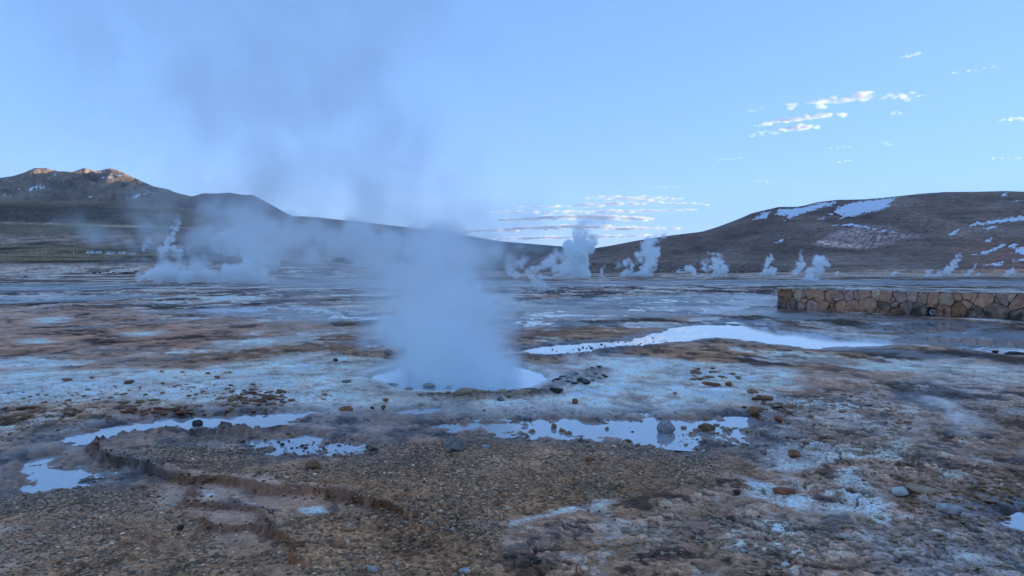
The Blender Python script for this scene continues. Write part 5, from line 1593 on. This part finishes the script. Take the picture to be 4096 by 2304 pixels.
def vapour_group():
    """puffs in, density grid out"""
    g = bpy.data.node_groups.new('vapour', 'GeometryNodeTree')
    I = g.interface
    I.new_socket('Geometry', in_out='INPUT', socket_type='NodeSocketGeometry')
    for nm, tp in (('Min', 'NodeSocketVector'), ('Max', 'NodeSocketVector'), ('Cells X', 'NodeSocketInt'), ('Cells Y', 'NodeSocketInt'), ('Cells Z', 'NodeSocketInt'), ('Warp Scale', 'NodeSocketFloat'), ('Warp', 'NodeSocketFloat'),
                   ('Detail Scale', 'NodeSocketVector'), ('Ragged', 'NodeSocketFloat'), ('Low', 'NodeSocketFloat'), ('High', 'NodeSocketFloat'), ('Inner', 'NodeSocketFloat'), ('Offset', 'NodeSocketVector'), ('Material', 'NodeSocketMaterial'), ('Puffs', 'NodeSocketObject')):
        I.new_socket(nm, in_out='INPUT', socket_type=tp)
    I.new_socket('Geometry', in_out='OUTPUT', socket_type='NodeSocketGeometry')
    n = g.nodes.new; L = g.links.new
    gi = n('NodeGroupInput'); go = n('NodeGroupOutput')

    def math_(op, a, b=None, c=None):
        m = n('ShaderNodeMath'); m.operation = op
        for i, v in enumerate((a, b, c)):
            if v is None: continue
            if isinstance(v, (int, float)): m.inputs[i].default_value = v
            else: L(v, m.inputs[i])
        return m.outputs[0]

    def vec(op, a, b=None, scale=None):
        m = n('ShaderNodeVectorMath'); m.operation = op
        L(a, m.inputs[0])
        if b is not None:
            if isinstance(b, tuple): m.inputs[1].default_value = b
            else: L(b, m.inputs[1])
        if scale is not None: L(scale, m.inputs['Scale'])
        return m
    oi = n('GeometryNodeObjectInfo'); L(gi.outputs['Puffs'], oi.inputs['Object']); src = oi.outputs['Geometry']
    pos = n('GeometryNodeInputPosition').outputs[0]
    po = vec('ADD', pos, gi.outputs['Offset']).outputs[0]
    nw = n('ShaderNodeTexNoise'); nw.inputs['Detail'].default_value = 3.0
    L(po, nw.inputs['Vector']); L(gi.outputs['Warp Scale'], nw.inputs['Scale'])
    c = vec('SUBTRACT', nw.outputs['Color'], (0.5, 0.5, 0.5)).outputs[0]
    w = vec('SCALE', c, None, gi.outputs['Warp']).outputs[0]
    wp = vec('ADD', pos, w).outputs[0]
    sn = n('GeometryNodeSampleNearest'); L(src, sn.inputs['Geometry']); L(wp, sn.inputs['Sample Position'])

    def sample(kind, fld):
        s = n('GeometryNodeSampleIndex'); s.data_type = kind
        L(src, s.inputs['Geometry']); L(sn.outputs[0], s.inputs['Index']); L(fld, s.inputs['Value'])
        return s.outputs[0]
    npos = sample('FLOAT_VECTOR', n('GeometryNodeInputPosition').outputs[0])
    a1 = n('GeometryNodeInputNamedAttribute'); a1.data_type = 'FLOAT'; a1.inputs['Name'].default_value = 'size'
    a2 = n('GeometryNodeInputNamedAttribute'); a2.data_type = 'FLOAT'; a2.inputs['Name'].default_value = 'amount'
    rr = sample('FLOAT', a1.outputs['Attribute']); dn = sample('FLOAT', a2.outputs['Attribute'])
    dist = vec('DISTANCE', wp, npos).outputs['Value']
    rel = math_('DIVIDE', dist, rr)
    ms = n('ShaderNodeMapRange'); ms.interpolation_type = 'SMOOTHSTEP'; ms.inputs['From Min'].default_value = 1.0
    ms.inputs['To Min'].default_value = 0.0; ms.inputs['To Max'].default_value = 1.0
    L(rel, ms.inputs['Value']); L(gi.outputs['Inner'], ms.inputs['From Max'])
    # smoothstep wants rising bounds: use 1-rel
    inv = math_('SUBTRACT', 1.0, rel); L(inv, ms.inputs['Value']); ms.inputs['From Min'].default_value = 0.0
    nd = n('ShaderNodeTexNoise'); nd.inputs['Scale'].default_value = 1.0; nd.inputs['Detail'].default_value = 6.0; nd.inputs['Roughness'].default_value = 0.6
    L(vec('MULTIPLY', po, gi.outputs['Detail Scale']).outputs[0], nd.inputs['Vector'])
    k = math_('MULTIPLY', math_('SUBTRACT', nd.outputs[0], 0.5), gi.outputs['Ragged'])
    sh = math_('MULTIPLY_ADD', k, math_('MINIMUM', math_('MULTIPLY', ms.outputs[0], 4.0), 1.0), ms.outputs[0])
    mf = n('ShaderNodeMapRange'); mf.interpolation_type = 'SMOOTHSTEP'
    L(sh, mf.inputs['Value']); L(gi.outputs['Low'], mf.inputs['From Min']); L(gi.outputs['High'], mf.inputs['From Max'])
    dens = math_('MULTIPLY', math_('POWER', mf.outputs[0], 1.8), dn)
    vc = n('GeometryNodeVolumeCube')
    L(dens, vc.inputs['Density']); L(gi.outputs['Min'], vc.inputs['Min']); L(gi.outputs['Max'], vc.inputs['Max'])
    for a in 'XYZ': L(gi.outputs['Cells ' + a], vc.inputs['Resolution ' + a])
    sm = n('GeometryNodeSetMaterial'); L(vc.outputs[0], sm.inputs['Geometry']); L(gi.outputs['Material'], sm.inputs['Material'])
    L(sm.outputs[0], go.inputs[0])
    return g


VAPOUR = vapour_group()
_VID = {s.name: s.identifier for s in VAPOUR.interface.items_tree if s.in_out == 'INPUT'}


def vapour(name, puffs, loc, cell, mat=None, warp_scale=1.0, warp=0.3, detail=(1, 1, 1), ragged=0.8, low=0.15, high=0.8, inner=0.9, pad=0.15, floor=None, scale=(1, 1, 1), maxcells=260):
    """puffs: rows of x, y, z, radius, density (relative to loc, before scale)"""
    P = np.array(puffs, float)
    me = bpy.data.meshes.new(name)
    me.from_pydata(P[:, :3].tolist(), [], [])
    a = me.attributes.new('size', 'FLOAT', 'POINT'); a.data.foreach_set('value', P[:, 3].astype(np.float32))
    a = me.attributes.new('amount', 'FLOAT', 'POINT'); a.data.foreach_set('value', P[:, 4].astype(np.float32))
    puff_ob = bpy.data.objects.new('puffs', me)       # data for the grid only, not in the scene
    vd = bpy.data.volumes.new(name); vd.materials.append(mat or M_STEAM)
    o = bpy.data.objects.new(name, vd); COL.objects.link(o)
    o.location = loc; o.scale = scale
    lo = (P[:, :3] - P[:, 3:4]).min(0) - warp * pad; hi = (P[:, :3] + P[:, 3:4]).max(0) + warp * pad
    if floor is not None: lo[2] = max(lo[2], floor)
    md = o.modifiers.new('vapour', 'NODES'); md.node_group = VAPOUR
    res = [int(np.clip((hi[i] - lo[i]) / cell, 8, maxcells)) for i in range(3)]

    def put(k, v): md[_VID[k]] = v
    put('Min', lo.tolist()); put('Max', hi.tolist())
    for i, ax in enumerate('XYZ'): put('Cells ' + ax, res[i])
    put('Warp Scale', float(warp_scale)); put('Warp', float(warp)); put('Detail Scale', [float(q) for q in detail]); put('Ragged', float(ragged))
    put('Low', float(low)); put('High', float(high)); put('Inner', float(inner))
    put('Offset', [float(q) for q in rng.rand(3) * 900])
    put('Material', mat or M_STEAM); put('Puffs', puff_ob)
    return o


def lerp_path(pts, n):
    P = np.array(pts, float); t = np.linspace(0, len(P) - 1, n)
    return np.stack([np.interp(t, np.arange(len(P)), P[:, j]) for j in range(P.shape[1])], 1)


# --- the big plume over the pool and its drifting cloud (metres, from the pool's middle)
def main_plume():
    rs = np.random.RandomState(2)
    P = []
    # mist over the water
    for i in range(26):
        t = rs.rand() * 6.28; q = math.sqrt(rs.rand())
        P.append((1.05 * q * math.cos(t), 1.3 * q * math.sin(t), 0.05 + 0.1 * rs.rand(), 0.36 + 0.18 * rs.rand(), 5.0))
    # column
    for z in np.arange(0.1, 2.1, 0.15):
        for _ in range(9):
            w = 0.95 + 0.10 * z
            q = np.clip(rs.normal() * 0.55, -1, 0.95)
            P.append((-0.10 - 0.10 * z + w * q, 0.55 * rs.normal() + 0.1 * z, z + 0.06 * rs.normal(), (0.46 + 0.10 * z) * (0.8 + 0.5 * rs.rand()), 7.5 * math.exp(-z / 1.25) * math.exp(-0.5 * q * q / 0.6) * (0.6 + 0.8 * rs.rand())))
    # spreading head
    for x, y, z, r, d, n in ((-0.3, 0.3, 1.9, 0.9, 0.8, 8), (0.6, 0.5, 1.75, 0.6, 0.6, 5), (-1.1, 0.5, 1.8, 0.9, 0.5, 7), (-1.3, 0.6, 2.2, 1.0, 0.40, 6), (-2.2, 1.2, 2.3, 1.1, 0.20, 8), (-0.6, 0.9, 2.7, 1.1, 0.26, 6), (-1.6, 1.4, 3.2, 1.3, 0.24, 9), (-0.6, 1.3, 3.6, 1.0, 0.15, 5),
                             (-3.0, 1.6, 3.6, 1.5, 0.17, 9), (-2.0, 2.0, 4.6, 1.6, 0.16, 10), (-4.0, 2.2, 4.6, 1.7, 0.14, 10), (-3.0, 2.6, 6.0, 1.9, 0.13, 10), (-1.2, 2.2, 5.6, 1.4, 0.10, 6), (-5.2, 2.8, 6.2, 1.9, 0.10, 8), (-4.2, 3.2, 7.6, 2.1, 0.10, 8),
                             (-3.6, 1.6, 2.3, 1.0, 0.12, 7), (-5.0, 2.4, 2.6, 1.2, 0.08, 7), (-6.3, 2.6, 4.2, 1.4, 0.06, 5), (0.9, 1.2, 2.3, 0.6, 0.10, 3), (-4.6, 2.6, 3.0, 1.5, 0.16, 9), (-6.4, 3.0, 5.2, 1.8, 0.10, 8), (-1.2, 1.6, 2.6, 1.1, 0.34, 8), (-2.6, 1.8, 2.6, 1.2, 0.28, 9), (-0.4, 2.0, 6.8, 1.5, 0.08, 5), (-2.6, 2.6, 7.4, 1.8, 0.11, 8), (-2.6, 0.8, 1.7, 0.7, 0.30, 8), (-3.5, 1.2, 1.9, 0.8, 0.18, 7), (1.1, 0.6, 1.75, 0.5, 0.35, 6), (1.7, 1.0, 1.8, 0.5, 0.18, 5)):
        for _ in range(n):
            P.append((x + 0.55 * r * rs.normal(), y + 0.5 * r * rs.normal(), z + 0.45 * r * rs.normal(), r * (0.75 + 0.4 * rs.rand()), 1.3 * d * (0.7 + 0.6 * rs.rand())))
    c = POOL.mean(0)
    o = vapour('steam_plume', P, (c[0], c[1], POOL_Z), 0.085, warp_scale=0.8, warp=1.0, detail=(1.3, 1.3, 0.9), ragged=2.1, low=0.06, high=1.1, inner=1.0, floor=0.005)
    tag(o, 'tall bluish steam plume rising from the round pool and drifting left across the sky', 'steam plume')


main_plume()

# --- the smaller plumes: rows of photo point, radius in photo points, strength
def plume(label, rows, n, base, spread=0.5, ragged=2.8, warp=1.6, cells=46, low=0.12, high=1.15, inner=1.0, group=None, dens=8.0, seed=0, dist=None, cat='steam plume', zsq=1.0):
    rs = np.random.RandomState(seed + 100)
    p = np.array(far_at(*base)) if dist is None else np.array([*G(*base), 0.0])
    if dist is not None: p = np.array([(base[0] - 2048) / FPX * dist, dist, land(np.array([(base[0] - 2048) / FPX * dist]), np.array([dist]))[0]])
    D = p[1]; m = D / FPX
    P = []
    rmean = np.mean([r[2] for path in rows for r in path]) * m
    for path in rows:
        for (px, py, r, s) in lerp_path(path, 3 * n):
            r *= 1.2 * m * (0.7 + 0.6 * rs.rand())
            P.append(((px - base[0]) * m + spread * r * rs.normal(), spread * r * rs.normal(), (base[1] - py) * m + 0.3 * spread * r * rs.normal(), r * (0.8 + 0.4 * rs.rand()), s * dens / (2.2 * rmean)))
    P = np.array(P)
    ext = (P[:, :3] + P[:, 3:4]).max(0) - (P[:, :3] - P[:, 3:4]).min(0)
    o = vapour('steam_plume', P, p, max(ext.max() / 210, rmean / 15), warp_scale=0.65 / rmean, warp=warp * rmean, detail=(0.8 / rmean, 0.8 / rmean, 0.65 / rmean), ragged=ragged, low=low, high=high, inner=inner, floor=-0.15 * rmean)
    tag(o, label, cat, group)
    return o


SP = plume
SP('broad low bank of steam left of the main plume with a taller right end', [[(570, 1112, 26, 0.7), (700, 1108, 32, 0.9), (820, 1112, 28, 0.9), (930, 1110, 32, 1), (1090, 1118, 26, 0.8)], [(600, 1100, 34, .5), (720, 1085, 36, .5), (840, 1095, 34, .45), (930, 1080, 40, .6)], [(780, 1100, 26, .4), (800, 1060, 34, .2), (820, 1030, 36, .1)], [(600, 1110, 26, .5), (640, 1075, 34, 0.5), (660, 1040, 34, 0.22), (700, 1005, 36, 0.10)],
    [(690, 1110, 24, .6), (705, 1070, 26, 0.4), (720, 1040, 22, 0.15)], [(860, 1115, 20, .5), (880, 1085, 22, .25)], [(960, 1115, 34, 1), (1000, 1080, 44, 0.9), (1020, 1030, 48, 0.6), (1010, 985, 50, 0.32), (1000, 940, 55, 0.15), (960, 890, 70, 0.07), (880, 850, 80, 0.05)],
    [(1060, 1122, 24, .9), (1055, 1080, 30, .7), (1065, 1030, 36, .3), (1080, 985, 34, .15)]], 9, (850, 1132), 0.4, seed=1, cells=30, high=0.95)
SP('thin leaning steam column behind the pale bathhouse', [[(660, 1008, 10, 1), (668, 985, 13, 1), (682, 955, 13, .9), (697, 925, 11, .6), (712, 900, 12, .3), (716, 880, 12, .12)], [(640, 1003, 9, .8), (650, 985, 9, .5)], [(695, 1005, 8, .8), (697, 985, 7, .5)], [(715, 1008, 9, .8), (725, 998, 7, .5)]], 12, (675, 1015), seed=2)
SP('small wisp of steam left of the bathhouse', [[(570, 1003, 6, .7), (582, 985, 8, .6), (592, 965, 10, .35), (600, 950, 10, .15)]], 10, (572, 1008), seed=3)
SP('small puff of steam right of the bathhouse roof', [[(750, 1006, 5, .7), (752, 994, 6, .6), (765, 985, 7, .4), (735, 992, 5, .2)]], 8, (750, 1012), seed=4)
SP('dense white steam column beside the distant crowd', [[(905, 1020, 13, 1.3), (897, 995, 17, 1.4), (890, 970, 18, 1.4), (893, 950, 18, 1.2), (905, 940, 16, 1)], [(915, 965, 12, .5), (928, 950, 12, .3), (915, 930, 10, .2)], [(925, 1018, 10, .7), (938, 1005, 9, .3)]], 12, (908, 1025), seed=5, inner=0.5, high=0.5)
SP('faint steam drifting from behind the dark green mound', [[(1400, 1045, 10, .5), (1430, 1035, 14, .4), (1480, 1040, 14, .3), (1540, 1048, 12, .2)], [(1370, 1025, 14, .25), (1390, 1010, 18, .12)]], 12, (1440, 1055), seed=6, dens=3)
SP('wide steaming flat left of the tall right column', [[(2120, 1105, 12, .8), (2220, 1108, 14, 1), (2320, 1108, 12, 1)], [(2120, 1085, 18, .45), (2180, 1060, 22, .4), (2230, 1030, 24, .35), (2250, 1010, 22, .2)], [(2060, 1100, 16, .5), (2040, 1070, 22, .25), (2100, 1040, 24, .2)], [(2250, 1095, 22, .9), (2265, 1060, 24, .7)]], 12, (2220, 1116), 0.4, seed=7, cells=34)
SP('tall dense steam column in the centre right fading to a grey head', [[(2320, 1105, 26, 1.3), (2325, 1075, 34, 1.3), (2330, 1040, 36, 1.3), (2325, 1000, 36, 1.2), (2325, 965, 32, .8), (2335, 930, 26, .2), (2370, 890, 34, .07), (2420, 865, 38, .04), (2480, 880, 30, .02)], [(2345, 1000, 22, .7), (2368, 965, 14, .5), (2372, 940, 12, .25)]], 14, (2325, 1115), seed=8, high=0.6)
SP('small wisp of steam in front of the headlights', [[(2404, 1106, 6, .8), (2404, 1092, 6, .7), (2408, 1078, 6, .4), (2414, 1068, 6, .15)]], 8, (2404, 1110), seed=9)
SP('broad steam column leaning right before the hill foot', [[(2500, 1098, 16, .8), (2560, 1102, 20, 1), (2590, 1098, 16, 1.1)], [(2505, 1090, 18, .6), (2530, 1060, 20, .6), (2560, 1025, 22, .7), (2590, 995, 26, .8), (2610, 970, 24, .7), (2625, 950, 18, .3), (2665, 940, 16, .1)], [(2585, 1090, 18, 1.1), (2590, 1060, 20, 1), (2605, 1025, 22, .9), (2625, 990, 18, .6)], [(2475, 1070, 10, .25), (2470, 1050, 8, .15)]], 13, (2560, 1107), seed=10)
SP('pair of ragged steam plumes right of the white minibus', [[(2775, 1098, 10, 1), (2768, 1078, 11, .9), (2758, 1066, 12, .7)], [(2860, 1098, 16, 1), (2868, 1070, 18, .9), (2875, 1045, 16, .7), (2880, 1022, 12, .4), (2830, 1010, 8, .15)], [(2890, 1095, 12, .9), (2895, 1065, 14, .6)], [(2780, 1103, 8, .9), (2900, 1104, 8, .9)], [(2815, 1080, 12, .3), (2825, 1040, 12, .12)]], 11, (2840, 1108), seed=11)
SP('narrow steam column leaning right in front of the dark bank', [[(3045, 1102, 10, 1), (3058, 1080, 12, 1), (3070, 1055, 11, .9), (3080, 1030, 9, .8), (3090, 1016, 8, .4)], [(3075, 1100, 10, .8), (3082, 1078, 11, .5)]], 13, (3060, 1108), seed=12)
SP('mushroom shaped steam plume in the middle of the right row', [[(3190, 1090, 12, .8), (3205, 1060, 14, .7), (3200, 1035, 10, .3), (3205, 1000, 6, .12)], [(3285, 1098, 14, 1.1), (3278, 1070, 18, 1), (3270, 1045, 22, .9), (3280, 1030, 20, .8), (3300, 1055, 16, .8)], [(3235, 1100, 14, 1), (3240, 1075, 14, .8)], [(3180, 1092, 9, .7), (3178, 1086, 7, .6)]], 12, (3240, 1108), seed=13)
SP('low steam mound in front of the mushroom shaped plume', [[(3220, 1118, 9, .9), (3245, 1117, 10, 1), (3270, 1119, 8, .8)], [(3240, 1112, 10, .8), (3242, 1100, 9, .5)]], 9, (3245, 1123), seed=14)
SP('tiny puff of steam right of the mushroom shaped plume', [[(3346, 1103, 4, .9), (3350, 1092, 5, .8), (3352, 1086, 5, .5)]], 6, (3347, 1107), seed=15)
SP('low wisp of steam leaning right on the far right flat', [[(3562, 1100, 5, .9), (3575, 1094, 6, .7), (3590, 1088, 7, .4)]], 8, (3568, 1104), seed=16)
SP('slanting steam column, tallest at the far right', [[(3795, 1100, 9, 1), (3800, 1080, 10, 1), (3812, 1055, 10, .9), (3825, 1035, 9, .6), (3838, 1020, 10, .3)], [(3710, 1100, 9, .8), (3740, 1104, 6, 1), (3770, 1102, 8, 1)], [(3708, 1090, 8, .5), (3715, 1082, 7, .3)], [(3755, 1095, 6, .5), (3762, 1085, 6, .25)], [(3780, 1092, 8, .9), (3792, 1070, 8, .7)]], 12, (3760, 1108), seed=17)
SP('thin pair of steam wisps right of the slanting column', [[(3868, 1102, 7, .9), (3880, 1085, 7, .6), (3900, 1065, 6, .3), (3903, 1055, 6, .15)], [(3910, 1102, 5, .8), (3914, 1090, 4, .4)]], 10, (3885, 1109), seed=18)
SP('small steam plume nearest the right edge', [[(4030, 1104, 8, .9), (4042, 1092, 9, .8), (4055, 1080, 10, .5)]], 9, (4036, 1110), seed=19)
SP('low wisp of steam leaning left just right of the main plume', [[(2215, 1163, 7, .9), (2190, 1152, 14, .6), (2165, 1135, 20, .45), (2140, 1120, 22, .3)], [(2180, 1162, 8, .6), (2140, 1155, 14, .35)]], 11, (2195, 1170), seed=20, dens=3.5)
SP('faint wisp over the crust behind left of the pool', [[(1150, 1448, 18, .3), (1190, 1435, 24, .3), (1210, 1420, 20, .15)]], 9, (1170, 1465), seed=21, dens=1.6, dist=12.2)
SP('faint wisp curling from the crust right of the pool', [[(2300, 1440, 22, .4), (2290, 1420, 24, .2)], [(2430, 1480, 10, .5), (2436, 1462, 12, .4), (2440, 1448, 12, .2)]], 9, (2360, 1488), seed=22, dens=1.6, dist=11.6)
SP('thin ground mist over the steaming flats below the right hill', [[(2650, 1104, 5, .35), (3150, 1105, 5, .35)], [(3350, 1103, 3, .3), (3600, 1104, 3, .4), (3900, 1105, 3, .3)]], 70, (3100, 1108), seed=23, dens=1.5, cells=10, cat='ground mist')
SP('thin ground mist over the left plain near the steam bank', [[(1080, 1125, 7, .35), (1300, 1110, 8, .3), (1480, 1100, 8, .2)], [(330, 1060, 14, .10), (560, 1040, 20, .12), (700, 1050, 20, .1)]], 50, (1100, 1130), seed=24, dens=1.5, cells=10, cat='ground mist')

# --- thin steam drifting over the left plain in front of the hills
def veil():
    rs = np.random.RandomState(9)
    D = 330.0; m = D / FPX; P = []
    for px, py, r, s, n in ((560, 930, 80, 0.2, 5), (700, 960, 90, 0.45, 8), (850, 940, 90, 0.45, 9), (1000, 970, 110, 0.75, 11), (1100, 920, 90, 0.6, 9), (1250, 950, 90, 0.9, 13), (1400, 990, 110, 1.15, 13), (1400, 930, 80, 0.7, 9), (1550, 975, 80, 1.0, 13),
                            (1700, 990, 110, 1.1, 12), (1750, 960, 70, 0.8, 8), (1880, 1010, 80, 0.9, 9), (2020, 1030, 60, 0.6, 6), (600, 1010, 60, 0.3, 6), (450, 960, 60, 0.3, 5), (350, 880, 70, 0.2, 5), (640, 850, 60, 0.2, 5), (900, 860, 60, 0.25, 6)):
        for _ in range(n):
            P.append(((px - 1200 + 0.6 * r * rs.normal()) * m, 28 * rs.normal(), (1080 - py) * m + 0.35 * r * m * rs.normal(), r * m * (0.7 + 0.5 * rs.rand()), 0.17 * s * (0.7 + 0.6 * rs.rand())))
    o = vapour('steam_veil', P, ((1200 - 2048) * m, D, CAM_H), 1.1, warp_scale=0.05, warp=14, detail=(0.035, 0.05, 0.05), ragged=1.3, low=0.1, high=1.1, inner=1.0, floor=-1.0)
    tag(o, 'thin bluish veil of drifting steam that hides the foot of the middle hills', 'steam veil')


veil()

# --- clouds: high sunlit wisps at right and the grey bank over the gap
def cloud(label, rows, n, dist, squash, dens, seed, ragged=1.9, low=0.3, high=0.95, cell=None, group=None):
    rs = np.random.RandomState(seed + 300)
    px0, py0 = rows[0][0][0], rows[0][0][1]
    m = dist / FPX
    P = []
    rm = np.mean([r[2] for path in rows for r in path]) * m
    for path in rows:
        for (px, py, r, s) in lerp_path(path, n):
            r *= m
            P.append(((px - px0) * m + 0.3 * r * rs.normal(), 0.8 * r * rs.normal(), ((py0 - py) * m) / squash + 0.25 * r * rs.normal(), r * (0.7 + 0.6 * rs.rand()), s * dens / (2 * rm)))
    o = vapour('cloud', P, ((px0 - 2048) * m, dist, CAM_H + (HORIZON - py0) * m), cell or rm / 9, M_CLOUD, warp_scale=0.7 / rm, warp=1.4 * rm, detail=(0.22 / rm, 0.6 / rm, 0.8 / rm), ragged=ragged, low=low, high=high, inner=0.8, scale=(1, 1, squash), maxcells=300)
    tag(o, label, 'cloud', group)
    return o


cloud('longest sunlit white cloud streak with a raised right head at upper right', [[(3130, 430, 26, .5), (3220, 420, 34, .7), (3300, 405, 36, .8), (3370, 400, 34, .6), (3400, 395, 40, 1), (3430, 388, 36, 1), (3480, 396, 20, .6)]], 30, 12000, 0.45, 2.2, 1)
cloud('thin slanting white cloud streak, second from the top', [[(3025, 507, 22, .5), (3090, 488, 28, .9), (3180, 476, 28, .9), (3260, 468, 26, .8), (3350, 466, 24, .9)]], 26, 12000, 0.5, 2.2, 2)
cloud('short white cloud streak below the slanting one', [[(3130, 523, 24, .9), (3180, 512, 28, 1), (3270, 508, 16, .7)]], 18, 12000, 0.5, 2.2, 3)
cloud('small pale lens of cloud right of the longest streak', [[(3530, 386, 18, .4), (3600, 388, 28, .7), (3680, 385, 18, .4)]], 16, 12000, 0.5, 1.4, 4)
cloud('faint grey cloud wisp left of the short streak', [[(3000, 540, 22, .45), (3060, 534, 22, .35), (3130, 532, 12, .2)]], 14, 12000, 0.5, 1.2, 5)
cloud('small cloud lens near the right edge', [[(3985, 486, 14, .5), (4040, 478, 22, .7), (4085, 480, 14, .4)]], 12, 12000, 0.5, 1.3, 6)
for i, (pts, lab) in enumerate((([(3300, 595, 12, .4), (3390, 590, 14, .7)], 'thin cloud fleck level with mid sky at right'), ([(3345, 650, 10, .4), (3395, 644, 13, .6)], 'thin cloud fleck lowest of the two in the middle right sky'), ([(3525, 575, 14, .5), (3565, 580, 10, .5)], 'small cloud tuft right of the middle flecks'),
                                ([(3562, 452, 12, .5), (3580, 460, 14, .5)], 'tiny cloud tuft below the pale lens'), ([(3595, 235, 14, .4), (3660, 222, 16, .5)], 'faint pale tuft near the top right'), ([(3790, 300, 14, .4), (3980, 270, 14, .3)], 'faint row of tufts near the top right corner'),
                                ([(2870, 642, 12, .3), (2960, 636, 12, .35)], 'faint cloud fleck above the left shoulder of the hill'), ([(3960, 632, 10, .5), (4080, 636, 12, .5)], 'thin streak of cloud above the hill at the right edge'), ([(2990, 450, 14, .25), (3050, 440, 14, .25)], 'faint fleck left of the longest streak'))):
    cloud(lab, [pts], 8, 12000, 0.5, 1.0, 20 + i, cell=None)

cloud('wide streaky grey cloud bank low over the gap between the hills', [[(1850, 930, 22, .6), (2100, 915, 26, 1), (2300, 905, 28, 1), (2500, 912, 26, .9), (2720, 915, 18, .5)], [(2000, 880, 20, .7), (2200, 872, 28, 1), (2400, 868, 30, 1), (2600, 878, 24, .8)], [(1900, 958, 18, .8), (2150, 950, 22, 1), (2400, 948, 20, .9), (2600, 940, 18, .6)],
      [(1950, 850, 14, .5), (2200, 848, 18, .8), (2500, 845, 20, .8), (2780, 840, 14, .5)], [(1500, 960, 24, .5), (1800, 975, 20, .7), (2100, 978, 16, .6)]], 90, 26000, 0.34, 4.5, 40, ragged=1.5, low=0.2, high=1.0, cell=60)
cloud('long thin grey cloud streak above the cloud bank', [[(2080, 830, 18, .6), (2250, 826, 26, .9), (2450, 818, 30, 1), (2620, 808, 24, .8), (2820, 818, 16, .5)]], 44, 26000, 0.28, 4.0, 41, ragged=1.5, cell=60)
cloud('dark grey lens of cloud with a warm left tip above the bank', [[(2340, 792, 16, .7), (2440, 790, 24, 1), (2560, 792, 26, .9), (2720, 795, 16, .6)]], 34, 26000, 0.28, 4.0, 42, ragged=1.4, cell=60)
cloud('thin cloud wisp alone above the hill shoulder', [[(3010, 722, 8, .4), (3070, 726, 10, .6)]], 8, 26000, 0.4, 1.5, 43)
cloud('thin sliver of cloud highest over the gap', [[(2590, 752, 10, .5), (2700, 748, 10, .5)]], 10, 26000, 0.4, 1.5, 44)
